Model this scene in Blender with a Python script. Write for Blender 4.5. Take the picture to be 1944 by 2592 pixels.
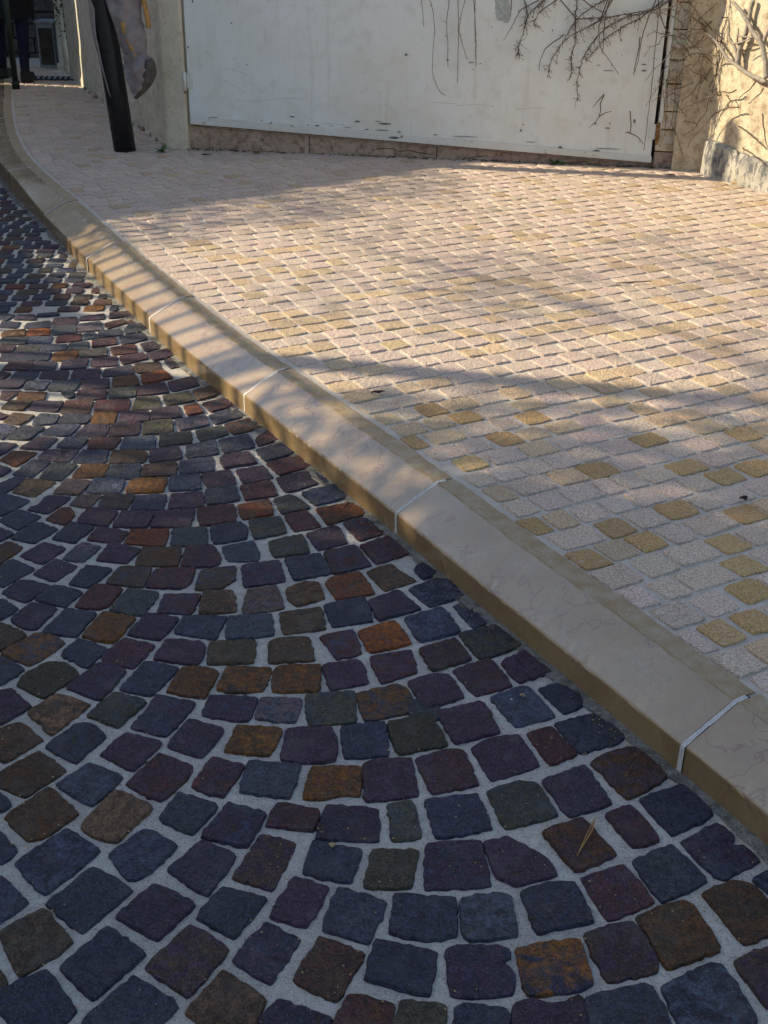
import bpy, bmesh, math, random
from mathutils import Vector, Matrix, noise

R = math.radians
for o in list(bpy.data.objects):
    bpy.data.objects.remove(o)
scene = bpy.context.scene
COL = scene.collection
random.seed(11)

# ------------------------------------------------------------------ camera
PITCH, ROLL, CAM_H = R(27.0), R(1.0), 1.40
fw = Vector((0, math.cos(PITCH), -math.sin(PITCH)))
rt = Vector((1, 0, 0))
up = rt.cross(fw)
r2 = rt * math.cos(ROLL) + up * math.sin(ROLL)
u2 = r2.cross(fw)
cam_d = bpy.data.cameras.new('camera')
cam = bpy.data.objects.new('camera', cam_d)
COL.objects.link(cam)
cam.matrix_world = Matrix(((r2.x, u2.x, -fw.x, 0), (r2.y, u2.y, -fw.y, 0), (r2.z, u2.z, -fw.z, CAM_H), (0, 0, 0, 1)))
cam_d.sensor_fit = 'VERTICAL'
cam_d.sensor_height = 36.0
cam_d.sensor_width = 27.0
cam_d.lens = 2941.0 * 36.0 / 2592.0
cam_d.clip_start = 0.05
cam_d.clip_end = 400.0
scene.camera = cam

# ------------------------------------------------------------------ light
SUN_AZ, SUN_EL = R(-8.2), R(30.0)          # travel direction of the light on the ground, height of the sun
L = Vector((math.cos(SUN_AZ) * math.cos(SUN_EL), math.sin(SUN_AZ) * math.cos(SUN_EL), -math.sin(SUN_EL)))
sun_d = bpy.data.lights.new('sun', 'SUN')
sun_d.energy = 5.0
sun_d.angle = R(0.55)
sun_d.color = (1.0, 0.87, 0.64)
sun = bpy.data.objects.new('sun', sun_d)
COL.objects.link(sun)
sun.rotation_euler = L.to_track_quat('-Z', 'Y').to_euler()
world = bpy.data.worlds.new('World')
scene.world = world
world.use_nodes = True
wn = world.node_tree
sky = wn.nodes.new('ShaderNodeTexSky')
sky.sky_type = 'NISHITA'
sky.sun_disc = False
sky.sun_elevation = SUN_EL
sky.sun_rotation = math.atan2(-L.x, -L.y)
sky.air_density = 1.0
sky.dust_density = 1.0
sky.ozone_density = 0.8
wn.links.new(sky.outputs[0], wn.nodes['Background'].inputs[0])
wn.nodes['Background'].inputs[1].default_value = 0.15

scene.cycles.use_denoising = True
vs = scene.view_settings
vs.view_transform = 'Standard'
vs.look = 'None'
vs.exposure = 0.66
vs.gamma = 1.0
vs.use_curve_mapping = False

SETTS = """k -531,1374 -467,1473 -533,1524 -599,1442|k -454,1296 -394,1385 -468,1436 -525,1356|k -594,1306 -554,1356 -611,1411 -641,1371|v -525,1211 -464,1278 -525,1342 -580,1294|p -336,1285 -289,1357 -361,1399 -408,1330|k -409,1173 -349,1256 -416,1310 -470,1231|p -274,1180 -225,1269 -290,1315 -343,1233|k -468,1089 -428,1153 -487,1223 -560,1171|k -335,1083 -284,1163 -357,1217 -415,1133|b -555,1157 -542,1199 -559,1224 -601,1219|k -272,1377 -238,1466 -298,1502 -345,1433|p -237,1419 -170,1391 -139,1498 -201,1521|k -122,1431 -45,1411 -27,1486 -110,1507|k -220,1291 -176,1371 -250,1396 -282,1332|p -110,1316 -78,1397 -136,1420 -168,1337|k -83,1312 -13,1285 15,1369 -63,1399|k -155,1206 -117,1290 -173,1324 -215,1250|b -57,1178 -18,1265 -88,1298 -122,1216|k -16,1219 77,1190 93,1270 -1,1292|b -190,1093 -159,1177 -226,1229 -271,1154|k -91,1088 -62,1147 -138,1179 -169,1142|r -68,1115 18,1109 28,1173 -38,1190|v -21,1403 53,1403 69,1487 -9,1488|p 77,1399 184,1409 176,1510 83,1500|k 20,1308 74,1295 121,1303 126,1379 28,1388|g 134,1313 144,1295 216,1305 216,1384 192,1392 135,1379|k 250,1311 302,1329 340,1337 322,1417 295,1419 233,1397|k 110,1192 141,1189 199,1196 205,1235 188,1249 204,1272 187,1284 108,1279|o 223,1194 283,1202 320,1217 315,1286 305,1298 214,1280|v 25,1128 94,1130 102,1173 38,1183|k 113,1120 189,1122 189,1169 133,1176 117,1171|p 199,1126 303,1134 301,1193 287,1192 259,1176 231,1187 203,1179|p 363,1340 444,1381 409,1461 335,1431|g 456,1380 540,1428 500,1509 427,1471|b 565,1297 613,1316 632,1368 615,1416 583,1427 527,1400|p 343,1221 419,1241 425,1266 403,1336 323,1312|c 435,1255 445,1249 522,1284 526,1291 508,1368 492,1383 410,1349|k 436,1137 509,1119 547,1159 522,1250 504,1256 423,1213|k 309,1124 410,1127 421,1151 409,1213 383,1214 308,1191|p 567,1180 619,1202 628,1291 602,1290 544,1264|k 634,1404 669,1428 658,1457 618,1435|b -732,1725 -693,1697 -640,1763 -696,1816 -732,1796|g -561,1698 -524,1777 -561,1812 -588,1810 -629,1745|p -452,1679 -414,1762 -485,1790 -522,1725|b -689,1635 -629,1603 -575,1676 -639,1733 -693,1668|l -506,1583 -466,1661 -536,1702 -581,1638|p -387,1599 -352,1657 -346,1696 -413,1733 -457,1645|c -594,1496 -572,1501 -524,1561 -592,1631 -649,1552|d -486,1509 -443,1494 -398,1581 -472,1623 -511,1532|k -405,1409 -382,1418 -339,1487 -400,1526 -449,1465|k -661,1564 -647,1583 -677,1616 -707,1609|k -623,1439 -604,1471 -647,1517 -679,1490|g -318,1516 -285,1589 -357,1622 -381,1556|p -333,1720 -302,1803 -373,1833 -401,1753|c -209,1729 -190,1808 -277,1817 -292,1740|p -132,1712 -85,1718 -84,1771 -93,1818 -180,1812 -183,1719|k -66,1727 15,1735 9,1836 -75,1817|p -278,1612 -249,1697 -313,1724 -338,1641|l -161,1612 -146,1703 -243,1712 -250,1628|o -98,1612 -69,1626 -37,1619 -34,1702 -124,1698 -134,1612|p -23,1608 69,1625 60,1729 1,1724 -29,1709|k -222,1489 -197,1568 -266,1597 -302,1511|r -114,1529 -105,1578 -179,1598 -195,1541|p -1,1507 -1,1587 -91,1597 -107,1513|v 28,1770 37,1740 128,1769 101,1861 15,1836|p 144,1775 231,1812 211,1888 201,1909 114,1873|r 95,1632 180,1658 157,1756 125,1755 68,1729|p 204,1669 296,1715 267,1800 218,1792 175,1764|r 317,1717 372,1751 335,1834 284,1810|k 379,1752 455,1786 473,1812 449,1887 342,1842|g 22,1510 73,1519 60,1609 15,1600|k 99,1519 195,1541 178,1632 83,1614|g 220,1544 314,1580 287,1664 255,1670 195,1642|p 334,1577 414,1613 382,1715 298,1671|c 326,1445 402,1486 358,1575 284,1537|p 195,1431 224,1412 295,1436 282,1474 222,1524 180,1511|c 444,1625 528,1687 485,1767 428,1749 395,1724|k 505,1534 589,1590 551,1665 468,1626|p 432,1505 472,1518 480,1530 470,1554 447,1606 399,1582|p 541,1468 570,1432 641,1477 621,1514 600,1510 614,1534 591,1566 519,1520|k 107,2269 189,2319 153,2389 116,2388 62,2345|p -6,2207 88,2258 37,2338 -31,2286|k 203,2182 235,2205 199,2293 161,2276|k 84,2124 172,2167 137,2268 51,2217|v 206,2070 218,2062 302,2114 251,2194 170,2157|O -23,2079 63,2116 28,2206 -51,2160|p 108,2014 190,2061 161,2143 82,2098|p 1,1967 73,2007 65,2089 -23,2059|p 286,1977 356,2018 331,2047 308,2094 255,2049|p 192,1929 269,1966 231,2060 150,2016|p 89,1884 167,1924 140,2002 103,1999 56,1975|o -30,1840 68,1878 55,1945 33,1965 -50,1932|l 263,1830 345,1866 308,1949 290,1961 223,1926|k 364,1875 403,1903 404,1939 367,1975 323,1957|b -331,2232 -347,2323 -415,2318 -412,2224|q -295,2228 -224,2251 -249,2348 -314,2327 -315,2232|d -195,2262 -135,2298 -150,2368 -186,2369 -223,2338 -217,2295|R -107,2294 -19,2323 -58,2424 -123,2391 -134,2368|l -362,2119 -348,2214 -443,2213 -452,2142|l -238,2139 -248,2222 -343,2209 -337,2122|b -215,2145 -126,2167 -140,2256 -232,2235|k -110,2177 -22,2202 -35,2280 -49,2301 -132,2269|p -387,2021 -380,2088 -393,2111 -466,2116 -480,2040|v -271,2033 -275,2119 -370,2107 -365,2026|b -142,2046 -160,2135 -222,2130 -243,2111 -237,2034|r -96,2052 -44,2076 -64,2166 -136,2138|c -354,1905 -338,1994 -368,2013 -415,2011 -434,1927|o -298,1927 -241,1933 -230,2017 -323,2012 -332,1936|c -127,1936 -128,2027 -212,2022 -223,2004 -220,1933|p -103,1941 -26,1968 -40,2032 -53,2049 -123,2029|p -261,1832 -248,1910 -343,1919 -350,1850|l -168,1831 -159,1907 -241,1910 -244,1842|g -139,1824 -49,1836 -53,1936 -151,1923|k -814,2257 -773,2330 -847,2355 -878,2299|k -720,2239 -694,2306 -767,2336 -793,2271|r -643,2234 -624,2245 -605,2322 -673,2341 -697,2245|g -553,2212 -533,2218 -518,2306 -591,2320 -616,2233|r -431,2221 -421,2307 -504,2304 -507,2226|k -848,2183 -821,2229 -870,2273 -903,2231|k -786,2151 -759,2147 -734,2231 -798,2257 -824,2188|k -664,2119 -641,2214 -713,2232 -743,2135|c -579,2098 -550,2197 -627,2222 -651,2122|p -482,2113 -454,2198 -528,2220 -556,2134|b -811,2059 -773,2122 -840,2171 -882,2124|o -734,2008 -710,2042 -682,2095 -724,2124 -751,2125 -805,2050|k -613,2003 -588,2077 -657,2112 -678,2052|p -519,2004 -488,2090 -557,2118 -590,2055 -584,2028|g -774,1937 -740,1993 -805,2039 -834,2012|v -674,1896 -627,1967 -628,1984 -659,2017 -699,2020 -736,1972 -739,1940|p -594,1910 -559,1893 -529,1991 -589,2019 -638,1933|k -460,1912 -423,2007 -497,2031 -530,1932|p -735,1809 -691,1868 -747,1926 -788,1904|b -628,1779 -576,1877 -651,1910 -691,1848|g -507,1806 -467,1888 -537,1916 -574,1842|k -410,1781 -369,1885 -450,1910 -459,1859 -483,1809|k -1113,3058 -1087,3140 -1131,3152 -1164,3111|R -1046,2987 -1012,3083 -1087,3097 -1105,3029|q -908,3021 -897,3105 -986,3097 -998,3038|k -804,3017 -808,3109 -884,3106 -894,3022|b -694,3026 -690,3072 -710,3109 -796,3105 -789,3018|p -588,3059 -611,3144 -688,3123 -674,3031|k -488,3097 -512,3196 -586,3145 -572,3064|k -1071,2917 -1053,2963 -1092,2989 -1125,2964|k -980,2919 -954,3015 -1007,3033 -1040,2936|g -897,2899 -877,3006 -949,3011 -962,2919|o -787,2923 -786,3010 -863,3007 -871,2923|l -686,2919 -698,3014 -778,3006 -779,2919|b -588,2946 -600,3038 -686,3010 -680,2931|l -484,2984 -503,3080 -588,3039 -575,2951|k -1029,2811 -989,2903 -1025,2921 -1080,2842|d -941,2797 -907,2887 -987,2903 -1008,2823|q -826,2812 -809,2891 -883,2911 -896,2820|l -722,2823 -720,2906 -805,2914 -809,2827|o -604,2839 -606,2926 -701,2911 -702,2828|k -502,2862 -519,2953 -598,2938 -586,2847|k -1056,2714 -996,2682 -947,2771 -1017,2804 -1035,2800|p -880,2700 -843,2797 -908,2805 -914,2755 -939,2722|q -780,2739 -762,2811 -820,2812 -835,2754|b -681,2732 -675,2818 -756,2815 -758,2740|k -585,2732 -590,2821 -669,2815 -669,2733|p -481,2757 -497,2851 -578,2829 -569,2740|k -931,2605 -892,2680 -956,2715 -992,2656|r -820,2639 -809,2690 -828,2730 -850,2729 -876,2667|p -710,2636 -702,2718 -779,2732 -791,2653|p -611,2627 -600,2718 -689,2725 -695,2634|p -500,2638 -500,2739 -595,2725 -597,2634|k -958,2544 -936,2586 -979,2613 -1002,2571|k -870,2538 -830,2612 -900,2649 -934,2561|g -770,2542 -741,2629 -806,2653 -832,2564|p -663,2542 -649,2606 -730,2629 -743,2561|R -546,2534 -550,2620 -642,2616 -648,2543|g -440,2544 -455,2636 -537,2623 -528,2538|c -924,2431 -893,2516 -940,2545 -960,2492|p -821,2435 -786,2513 -844,2542 -886,2474|l -727,2450 -701,2526 -754,2548 -779,2462|p -622,2445 -601,2517 -680,2539 -697,2459|b -497,2437 -503,2527 -597,2523 -597,2434|p -442,2433 -400,2444 -401,2491 -426,2542 -489,2530 -484,2432|k -921,2349 -885,2323 -834,2408 -899,2455 -919,2417|p -771,2354 -736,2426 -796,2459 -830,2388|k -687,2327 -670,2363 -649,2412 -714,2430 -735,2344|b -560,2334 -556,2424 -633,2427 -650,2350|p -476,2329 -455,2354 -453,2430 -545,2418 -553,2334|k -470,3106 -387,3148 -417,3243 -498,3195|r -377,3158 -318,3209 -358,3276 -388,3211|p -457,2999 -368,3036 -402,3114 -469,3090 -476,3064|k -344,3053 -269,3107 -310,3178 -381,3132|p -486,2870 -411,2899 -439,2992 -515,2957|p -392,2904 -313,2942 -348,3024 -422,2989|r -294,2958 -206,3026 -243,3091 -339,3037|p -273,2860 -256,2853 -184,2912 -213,2946 -216,2985 -242,2976 -301,2938|k -182,2939 -168,2913 -155,2925 -195,2978|g -471,2765 -391,2797 -413,2888 -488,2851|r -373,2797 -290,2833 -318,2922 -395,2885|l -182,2773 -102,2826 -137,2903 -224,2847|g -267,2720 -197,2758 -226,2803 -254,2835 -297,2807|R -367,2686 -292,2716 -310,2803 -389,2768|r -472,2645 -386,2669 -400,2768 -493,2743|k -425,2551 -348,2579 -350,2634 -370,2666 -443,2643|g -326,2580 -249,2618 -272,2703 -350,2680|r -228,2625 -163,2654 -203,2744 -260,2710|R -145,2664 -51,2729 -84,2794 -180,2755|p -162,2527 -91,2566 -113,2642 -129,2658 -196,2613|r -60,2580 3,2627 -22,2672 -57,2708 -104,2673|g -376,2465 -307,2470 -308,2509 -326,2567 -401,2536|v -265,2487 -190,2510 -187,2532 -206,2610 -288,2565|p -17,2463 64,2517 10,2605 -58,2552|r -118,2410 -29,2454 -71,2552 -146,2515|k -210,2379 -125,2413 -155,2506 -240,2476|p -323,2342 -232,2373 -255,2472 -340,2443|b -381,2332 -350,2374 -356,2442 -435,2416 -436,2327|b 6,2337 79,2386 40,2427 22,2464 -38,2425|k 96,2392 129,2425 95,2470 77,2440|k -1467,4308 -1454,4377 -1515,4415 -1544,4344|p -1359,4321 -1375,4381 -1437,4378 -1442,4323|k -1285,4380 -1293,4421 -1370,4409 -1361,4362|g -1279,4239 -1300,4318 -1378,4286 -1374,4221|k -1404,4220 -1406,4292 -1479,4294 -1467,4229|p -1187,4271 -1209,4370 -1290,4345 -1276,4259|p -1100,4349 -1117,4424 -1193,4371 -1190,4324|p -997,4396 -1006,4459 -1092,4425 -1081,4357|b -1058,4232 -1000,4308 -1025,4347 -1084,4296|r -984,4289 -946,4324 -971,4370 -1002,4328|d -1349,4127 -1362,4203 -1436,4179 -1426,4117|R -1258,4145 -1276,4227 -1352,4209 -1339,4128|g -1170,4175 -1188,4264 -1269,4240 -1246,4146|l -1074,4212 -1105,4315 -1181,4271 -1165,4188|g -990,4160 -1010,4235 -1083,4199 -1074,4118|g -975,4167 -900,4235 -917,4306 -991,4282 -991,4204|g -1318,4032 -1326,4110 -1416,4099 -1410,4039|l -1229,4048 -1243,4133 -1326,4116 -1315,4050|r -1129,4090 -1146,4176 -1224,4134 -1209,4061|l -1078,4124 -1096,4185 -1135,4164 -1123,4096|r -988,4055 -1008,4134 -1084,4092 -1068,4015|k -959,4051 -889,4115 -919,4189 -994,4141 -976,4074|p -1340,3948 -1342,4012 -1401,4021 -1383,3952|v -1252,3947 -1259,4029 -1334,4019 -1329,3949|l -1157,3981 -1166,4040 -1253,4035 -1243,3965|g -1078,3997 -1099,4086 -1159,4052 -1149,3981|g -994,3926 -1017,4012 -1105,3972 -1085,3904|r -896,3966 -922,4059 -999,4019 -976,3939|p -863,3979 -798,4047 -826,4119 -903,4066|k -1274,3856 -1284,3945 -1369,3929 -1355,3857|k -1192,3865 -1199,3956 -1284,3951 -1275,3861|o -1096,3881 -1107,3972 -1188,3950 -1177,3866|r -920,3841 -847,3900 -873,3967 -948,3923|p -819,3885 -734,3963 -775,4025 -858,3950|r -1231,3765 -1234,3847 -1317,3842 -1320,3766|k -1144,3770 -1156,3856 -1226,3852 -1226,3766|p -1042,3796 -1054,3895 -1136,3868 -1125,3781|p -938,3829 -956,3922 -1038,3901 -1024,3814|p -864,3752 -889,3837 -971,3795 -961,3716|b -851,3758 -773,3794 -799,3880 -878,3848 -874,3821|p -748,3811 -690,3858 -747,3939 -783,3886|p -1291,3669 -1279,3731 -1323,3750 -1330,3713|k -1191,3674 -1187,3752 -1267,3748 -1264,3670|p -1081,3679 -1092,3767 -1176,3752 -1172,3690|p -974,3700 -988,3794 -1074,3768 -1063,3685|o -825,3646 -854,3737 -925,3707 -908,3622|R -725,3712 -768,3789 -836,3738 -813,3657|p -1215,3592 -1207,3658 -1293,3664 -1275,3594|k -1127,3582 -1127,3662 -1196,3653 -1194,3589|g -1025,3582 -1029,3682 -1120,3662 -1112,3578|p -920,3612 -938,3702 -1022,3682 -1003,3588|g -818,3539 -834,3636 -916,3612 -897,3516|p -717,3577 -743,3665 -829,3626 -812,3549|r -703,3589 -627,3652 -661,3732 -734,3677|p -1219,3487 -1199,3574 -1260,3566 -1247,3500|c -1106,3492 -1111,3563 -1195,3559 -1192,3502|g -1028,3510 -1015,3529 -1023,3568 -1066,3565|r -910,3511 -924,3597 -1011,3583 -1000,3502|b -1147,3403 -1133,3477 -1204,3483 -1219,3418|p -1036,3395 -1036,3481 -1128,3482 -1131,3413|b -934,3391 -944,3495 -1028,3482 -1022,3387|r -817,3414 -831,3515 -934,3496 -918,3400|v -718,3446 -743,3547 -810,3530 -805,3428|v -702,3466 -621,3507 -650,3591 -729,3549|b -611,3516 -534,3573 -564,3660 -638,3602|p -1194,3326 -1174,3357 -1210,3378 -1219,3351|b -1120,3287 -1096,3361 -1166,3375 -1178,3310|l -1020,3295 -1018,3365 -1081,3375 -1085,3292|k -923,3304 -920,3373 -1009,3383 -1010,3309|o -838,3308 -846,3404 -918,3396 -906,3313|p -736,3334 -751,3421 -833,3409 -824,3317|p -639,3369 -667,3466 -738,3427 -733,3347|R -621,3384 -576,3412 -606,3489 -647,3464|r -552,3418 -478,3485 -514,3550 -591,3489|k -1142,3174 -1122,3265 -1178,3292 -1184,3229|k -1062,3174 -1040,3269 -1114,3278 -1132,3183|k -949,3207 -939,3299 -1020,3295 -1035,3215|p -844,3208 -848,3299 -921,3295 -935,3204|p -747,3228 -759,3324 -841,3303 -832,3208|v -646,3245 -667,3350 -746,3325 -734,3229|l -625,3263 -545,3309 -568,3391 -654,3351|k -524,3318 -438,3392 -469,3463 -555,3391|c -459,3242 -377,3300 -427,3371 -497,3315|v -551,3185 -476,3241 -503,3307 -578,3265|v -664,3137 -578,3172 -592,3261 -681,3232|p -993,3106 -980,3190 -1037,3199 -1072,3114|g -897,3114 -889,3193 -949,3195 -967,3127|r -800,3114 -792,3198 -881,3194 -875,3119|l -677,3124 -696,3222 -784,3206 -776,3119"""
PAV_FIXED = [[1868,1685,71],[1705,1777,73],[1683,1872,74],[1879,1875,84],[2017,1775,75],[2074,2076,91],[1856,2169,83],[2104,2264,75],[2372,2180,67],[2235,1983,85],[2124,1974,85],[2046,2436,74],[1577,2339,75],[1518,1967,56],[1516,2507,54],[1752,2438,79],[1741,2609,79],[1909,2522,74],[1681,2698,69],[1815,2524,74],[1648,2430,67],[1826,1588,76],[1756,1502,78],[1676,1413,68],[1582,1407,64],[1532,1761,65],[1646,1677,82],[1606,1586,61],[1652,1499,80],[1547,1497,78],[1536,1304,72],[1512,1404,40],[1520,1585,50],[1541,1675,83]]
PAV_OCHRE = [[2392,3443],[2485,3438],[1996,3417],[2033,3332],[2194,3259],[2232,3182],[2087,3080],[2183,3080],[1889,3239],[2206,3738],[2247,3718],[2289,3879],[2446,3785],[2397,3707],[2378,3610],[2425,3175],[2766,3629],[2741,3548],[1973,2706],[1951,2624],[2156,2724],[1758,2877],[1782,2709],[2321,3681],[2132,3774],[2319,3342],[2690,3449],[2526,3186],[2711,3732],[2542,3813],[2803,3455],[2577,3107],[2645,3007],[2690,3280],[2757,3018],[2829,2931],[2862,2834],[2796,2740],[2763,2643],[2578,2736],[2602,2554],[2571,2462],[2617,2371],[2267,2633],[2200,2537],[2414,2547],[2370,2731],[2267,2728],[2293,2356],[3218,3121],[3175,3033],[3010,3114],[3066,3030],[3008,3293],[3416,3147],[3270,3384],[3205,3473],[2245,2454],[2331,2275],[2427,2128],[2139,4293],[2097,4210],[1637,3658],[1509,3565],[1526,3388],[1668,3325],[1875,3603],[1774,3499],[1727,3583],[1701,4168],[1640,4000],[1840,4027],[2038,3770],[1888,4435],[1923,4274],[1995,4199],[2170,4540],[2042,4534],[1791,4588],[1670,3751],[1669,3066],[1513,2946],[1759,4828],[1757,4737],[1553,1964],[1771,2180],[1864,2448],[1765,2348],[1609,2510],[1546,2599],[1517,2673],[1613,2614],[1586,1947],[1612,1331],[1640,1346]]
VINES = """734,7106,1013 748,7105,982 756,7103,936 749,7104,883 741,7105,836 725,7107,788 719,7108,751 727,7107,719|844,7087,1015 803,7092,978 767,7096,941 748,7099,889|913,7057,1018 855,7064,981 819,7068,949 800,7071,913 796,7071,881|815,7077,1015 725,7088,967 699,7092,930 670,7095,867 632,7100,803|665,7114,1011 666,7114,959 663,7115,923|1024,7057,1020 1025,7057,979 1025,7057,917 1031,7056,850 1033,7056,792 1020,7058,750 1019,7058,697 1025,7057,632 1006,7059,589|1056,7051,1021 1108,7045,991 1171,7037,962 1201,7033,994 1219,7031,1025|1178,7048,1023 1121,7055,991 1049,7064,938 1000,7070,869 972,7074,811 932,7079,746 909,7082,692 896,7083,641|1371,7002,952 1323,7008,949 1225,7021,902 1184,7026,870 1139,7031,822 1111,7035,774 1082,7038,721 1071,7040,667 1060,7041,597 1064,7040,549 1075,7039,489|1378,7025,933 1326,7032,908 1265,7039,871 1208,7046,833 1178,7050,800 1149,7054,763 1104,7059,703|1172,7040,962 1154,7043,920 1065,7054,866 1013,7060,839 961,7066,790|1208,7031,1024 1182,7034,957 1156,7038,895 1163,7037,817 1185,7034,765 1229,7028,714 1292,7021,636|968,7064,838 884,7074,775 854,7078,724 841,7080,643|1187,7031,958 1185,7031,870 1189,7031,808 1186,7031,744|1031,7045,923 1080,7038,927 1123,7033,931 1232,7020,941 1301,7011,958 1329,7008,949|460,7107,1008 463,7107,905 475,7105,774 483,7104,662|1387,7018,838 1386,7018,759 1377,7019,685 1377,7019,637|162,7156,1001 177,7154,862|208,7148,1002 230,7145,932 240,7144,826 235,7145,718 238,7144,609 263,7141,548 290,7138,506 313,7135,498|316,7150,1003 308,7151,886 319,7150,767 324,7149,646|367,7155,1004 378,7154,840 380,7153,708 384,7153,561|392,7115,960 378,7116,854 401,7114,772 433,7110,698|454,7133,1007 467,7131,890 479,7130,772 485,7129,656|1221,7037,528 1207,7039,478 1207,7039,416 1186,7042,372 1168,7044,359|1204,7017,413 1265,7010,440|1219,7027,529 1163,7034,459|1375,7012,441 1390,7010,336 1362,7014,323|1366,7002,331 1432,6993,302 1468,6989,265|1476,7016,938 1482,7016,680 1483,7016,461 1479,7016,223|1421,6997,950 1397,7000,845 1387,7002,715 1370,7004,643|1463,7005,1030 1484,7002,950 1538,6996,859|1464,7016,984 1363,7028,964 1195,7049,931 1089,7062,870|1967,6472,674 1911,6577,694 1873,6647,718 1854,6683,735 1825,6737,754 1790,6803,805 1762,6855,842 1727,6920,882|1723,6906,883 1691,6874,899 1632,6902,886 1594,6920,859 1567,6971,837|1867,6695,730 1866,6697,796 1877,6676,883 1882,6667,948 1888,6656,1056|1966,6476,690 1950,6506,783 1931,6540,851 1897,6604,905 1873,6650,949 1845,6702,997 1811,6765,1041|1862,6697,738 1852,6715,802 1833,6750,839 1818,6779,874 1814,6786,939|1812,6754,868 1833,6715,838 1869,6647,857 1898,6593,882|1838,6707,878 1870,6647,877 1898,6594,882|1953,6534,916 1941,6555,842|1864,6650,610 1839,6696,589 1815,6741,589 1772,6822,557 1718,6864,520|1928,6544,665 1915,6569,625 1882,6630,575|1911,6574,848 1883,6627,819 1867,6656,799|1785,6798,768 1745,6873,764 1671,6888,770 1610,6917,736 1570,6975,717|1728,6937,901 1671,6904,932 1604,6937,982 1562,6957,1026|1709,6872,860 1666,6893,816 1612,6919,787 1561,6978,790|1786,6792,566 1738,6853,527 1679,6881,496 1625,6907,461|1778,6870,534 1774,6876,468 1746,6882,418 1719,6895,366 1673,6917,326|1881,6616,527 1838,6697,509 1796,6775,465 1770,6824,409 1724,6861,336 1704,6871,298 1699,6873,266|1627,6984,360 1647,6917,307 1672,6905,246 1683,6900,220|1837,6729,575 1864,6677,539|1902,6635,426 1934,6575,406 1975,6497,372 2011,6431,337|1920,6557,323 1967,6469,296 2010,6387,264|1907,6614,300 1927,6575,246 1959,6517,205 1987,6464,163|1966,6455,517 1986,6418,411 2001,6391,356|1662,6915,407 1712,6891,407 1739,6878,391"""
SCRATCHES = [[[225,600],[299,593],[366,568],[420,543]],[[227,532],[275,511],[333,481],[367,459]],[[301,418],[420,419],[490,428],[628,441],[727,441]],[[823,305],[961,303]],[[1627,433],[1745,444],[1851,435]],[[1983,424],[2087,436],[2152,432]],[[1493,448],[1639,443]]]
CHIPS = [[646,338,39,8],[1040,324,39,10],[1206,316,78,12],[1167,329,39,4],[1201,279,108,4],[1099,280,29,7],[981,288,49,3],[798,292,30,8],[1266,239,68,14],[882,293,30,3],[516,297,14,11],[166,317,50,4],[69,961,9,16],[295,850,10,11],[26,709,13,10],[1323,703,13,12],[456,309,10,6],[744,293,5,13],[1294,273,20,7],[306,654,10,5],[378,623,14,5],[17,521,7,55],[1694,260,174,3],[1513,264,27,5],[2074,243,67,3],[2530,222,144,5],[2466,209,46,9],[2254,220,41,11],[2490,652,76,3],[2432,680,26,3],[2686,691,36,6],[2690,658,37,10],[2319,665,33,7],[1570,682,33,6],[1707,674,39,5],[1716,637,15,4],[1759,669,16,4],[2157,857,6,18],[2548,815,7,19],[2028,340,9,10],[2017,307,14,17],[2518,338,33,9],[2668,381,14,31],[1327,706,19,12],[1284,240,28,7],[2528,366,14,7],[2444,361,17,10],[2151,611,11,9],[2559,738,7,7],[1813,866,4,11]]
SMUDGES = [[[1570,1002],[1585,949],[1643,945],[1688,934],[1684,1004]],[[1761,1006],[1789,954],[1821,943],[1836,908],[1901,886],[1919,910],[1898,939],[1872,950],[1862,1008]]]
# ------------------------------------------------------------------ helpers
def srgb(r, g, b):
    f = lambda c: (c / 255.0 / 12.92) if c / 255.0 <= 0.04045 else ((c / 255.0 + 0.055) / 1.055) ** 2.4
    return (f(r), f(g), f(b), 1.0)


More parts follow.
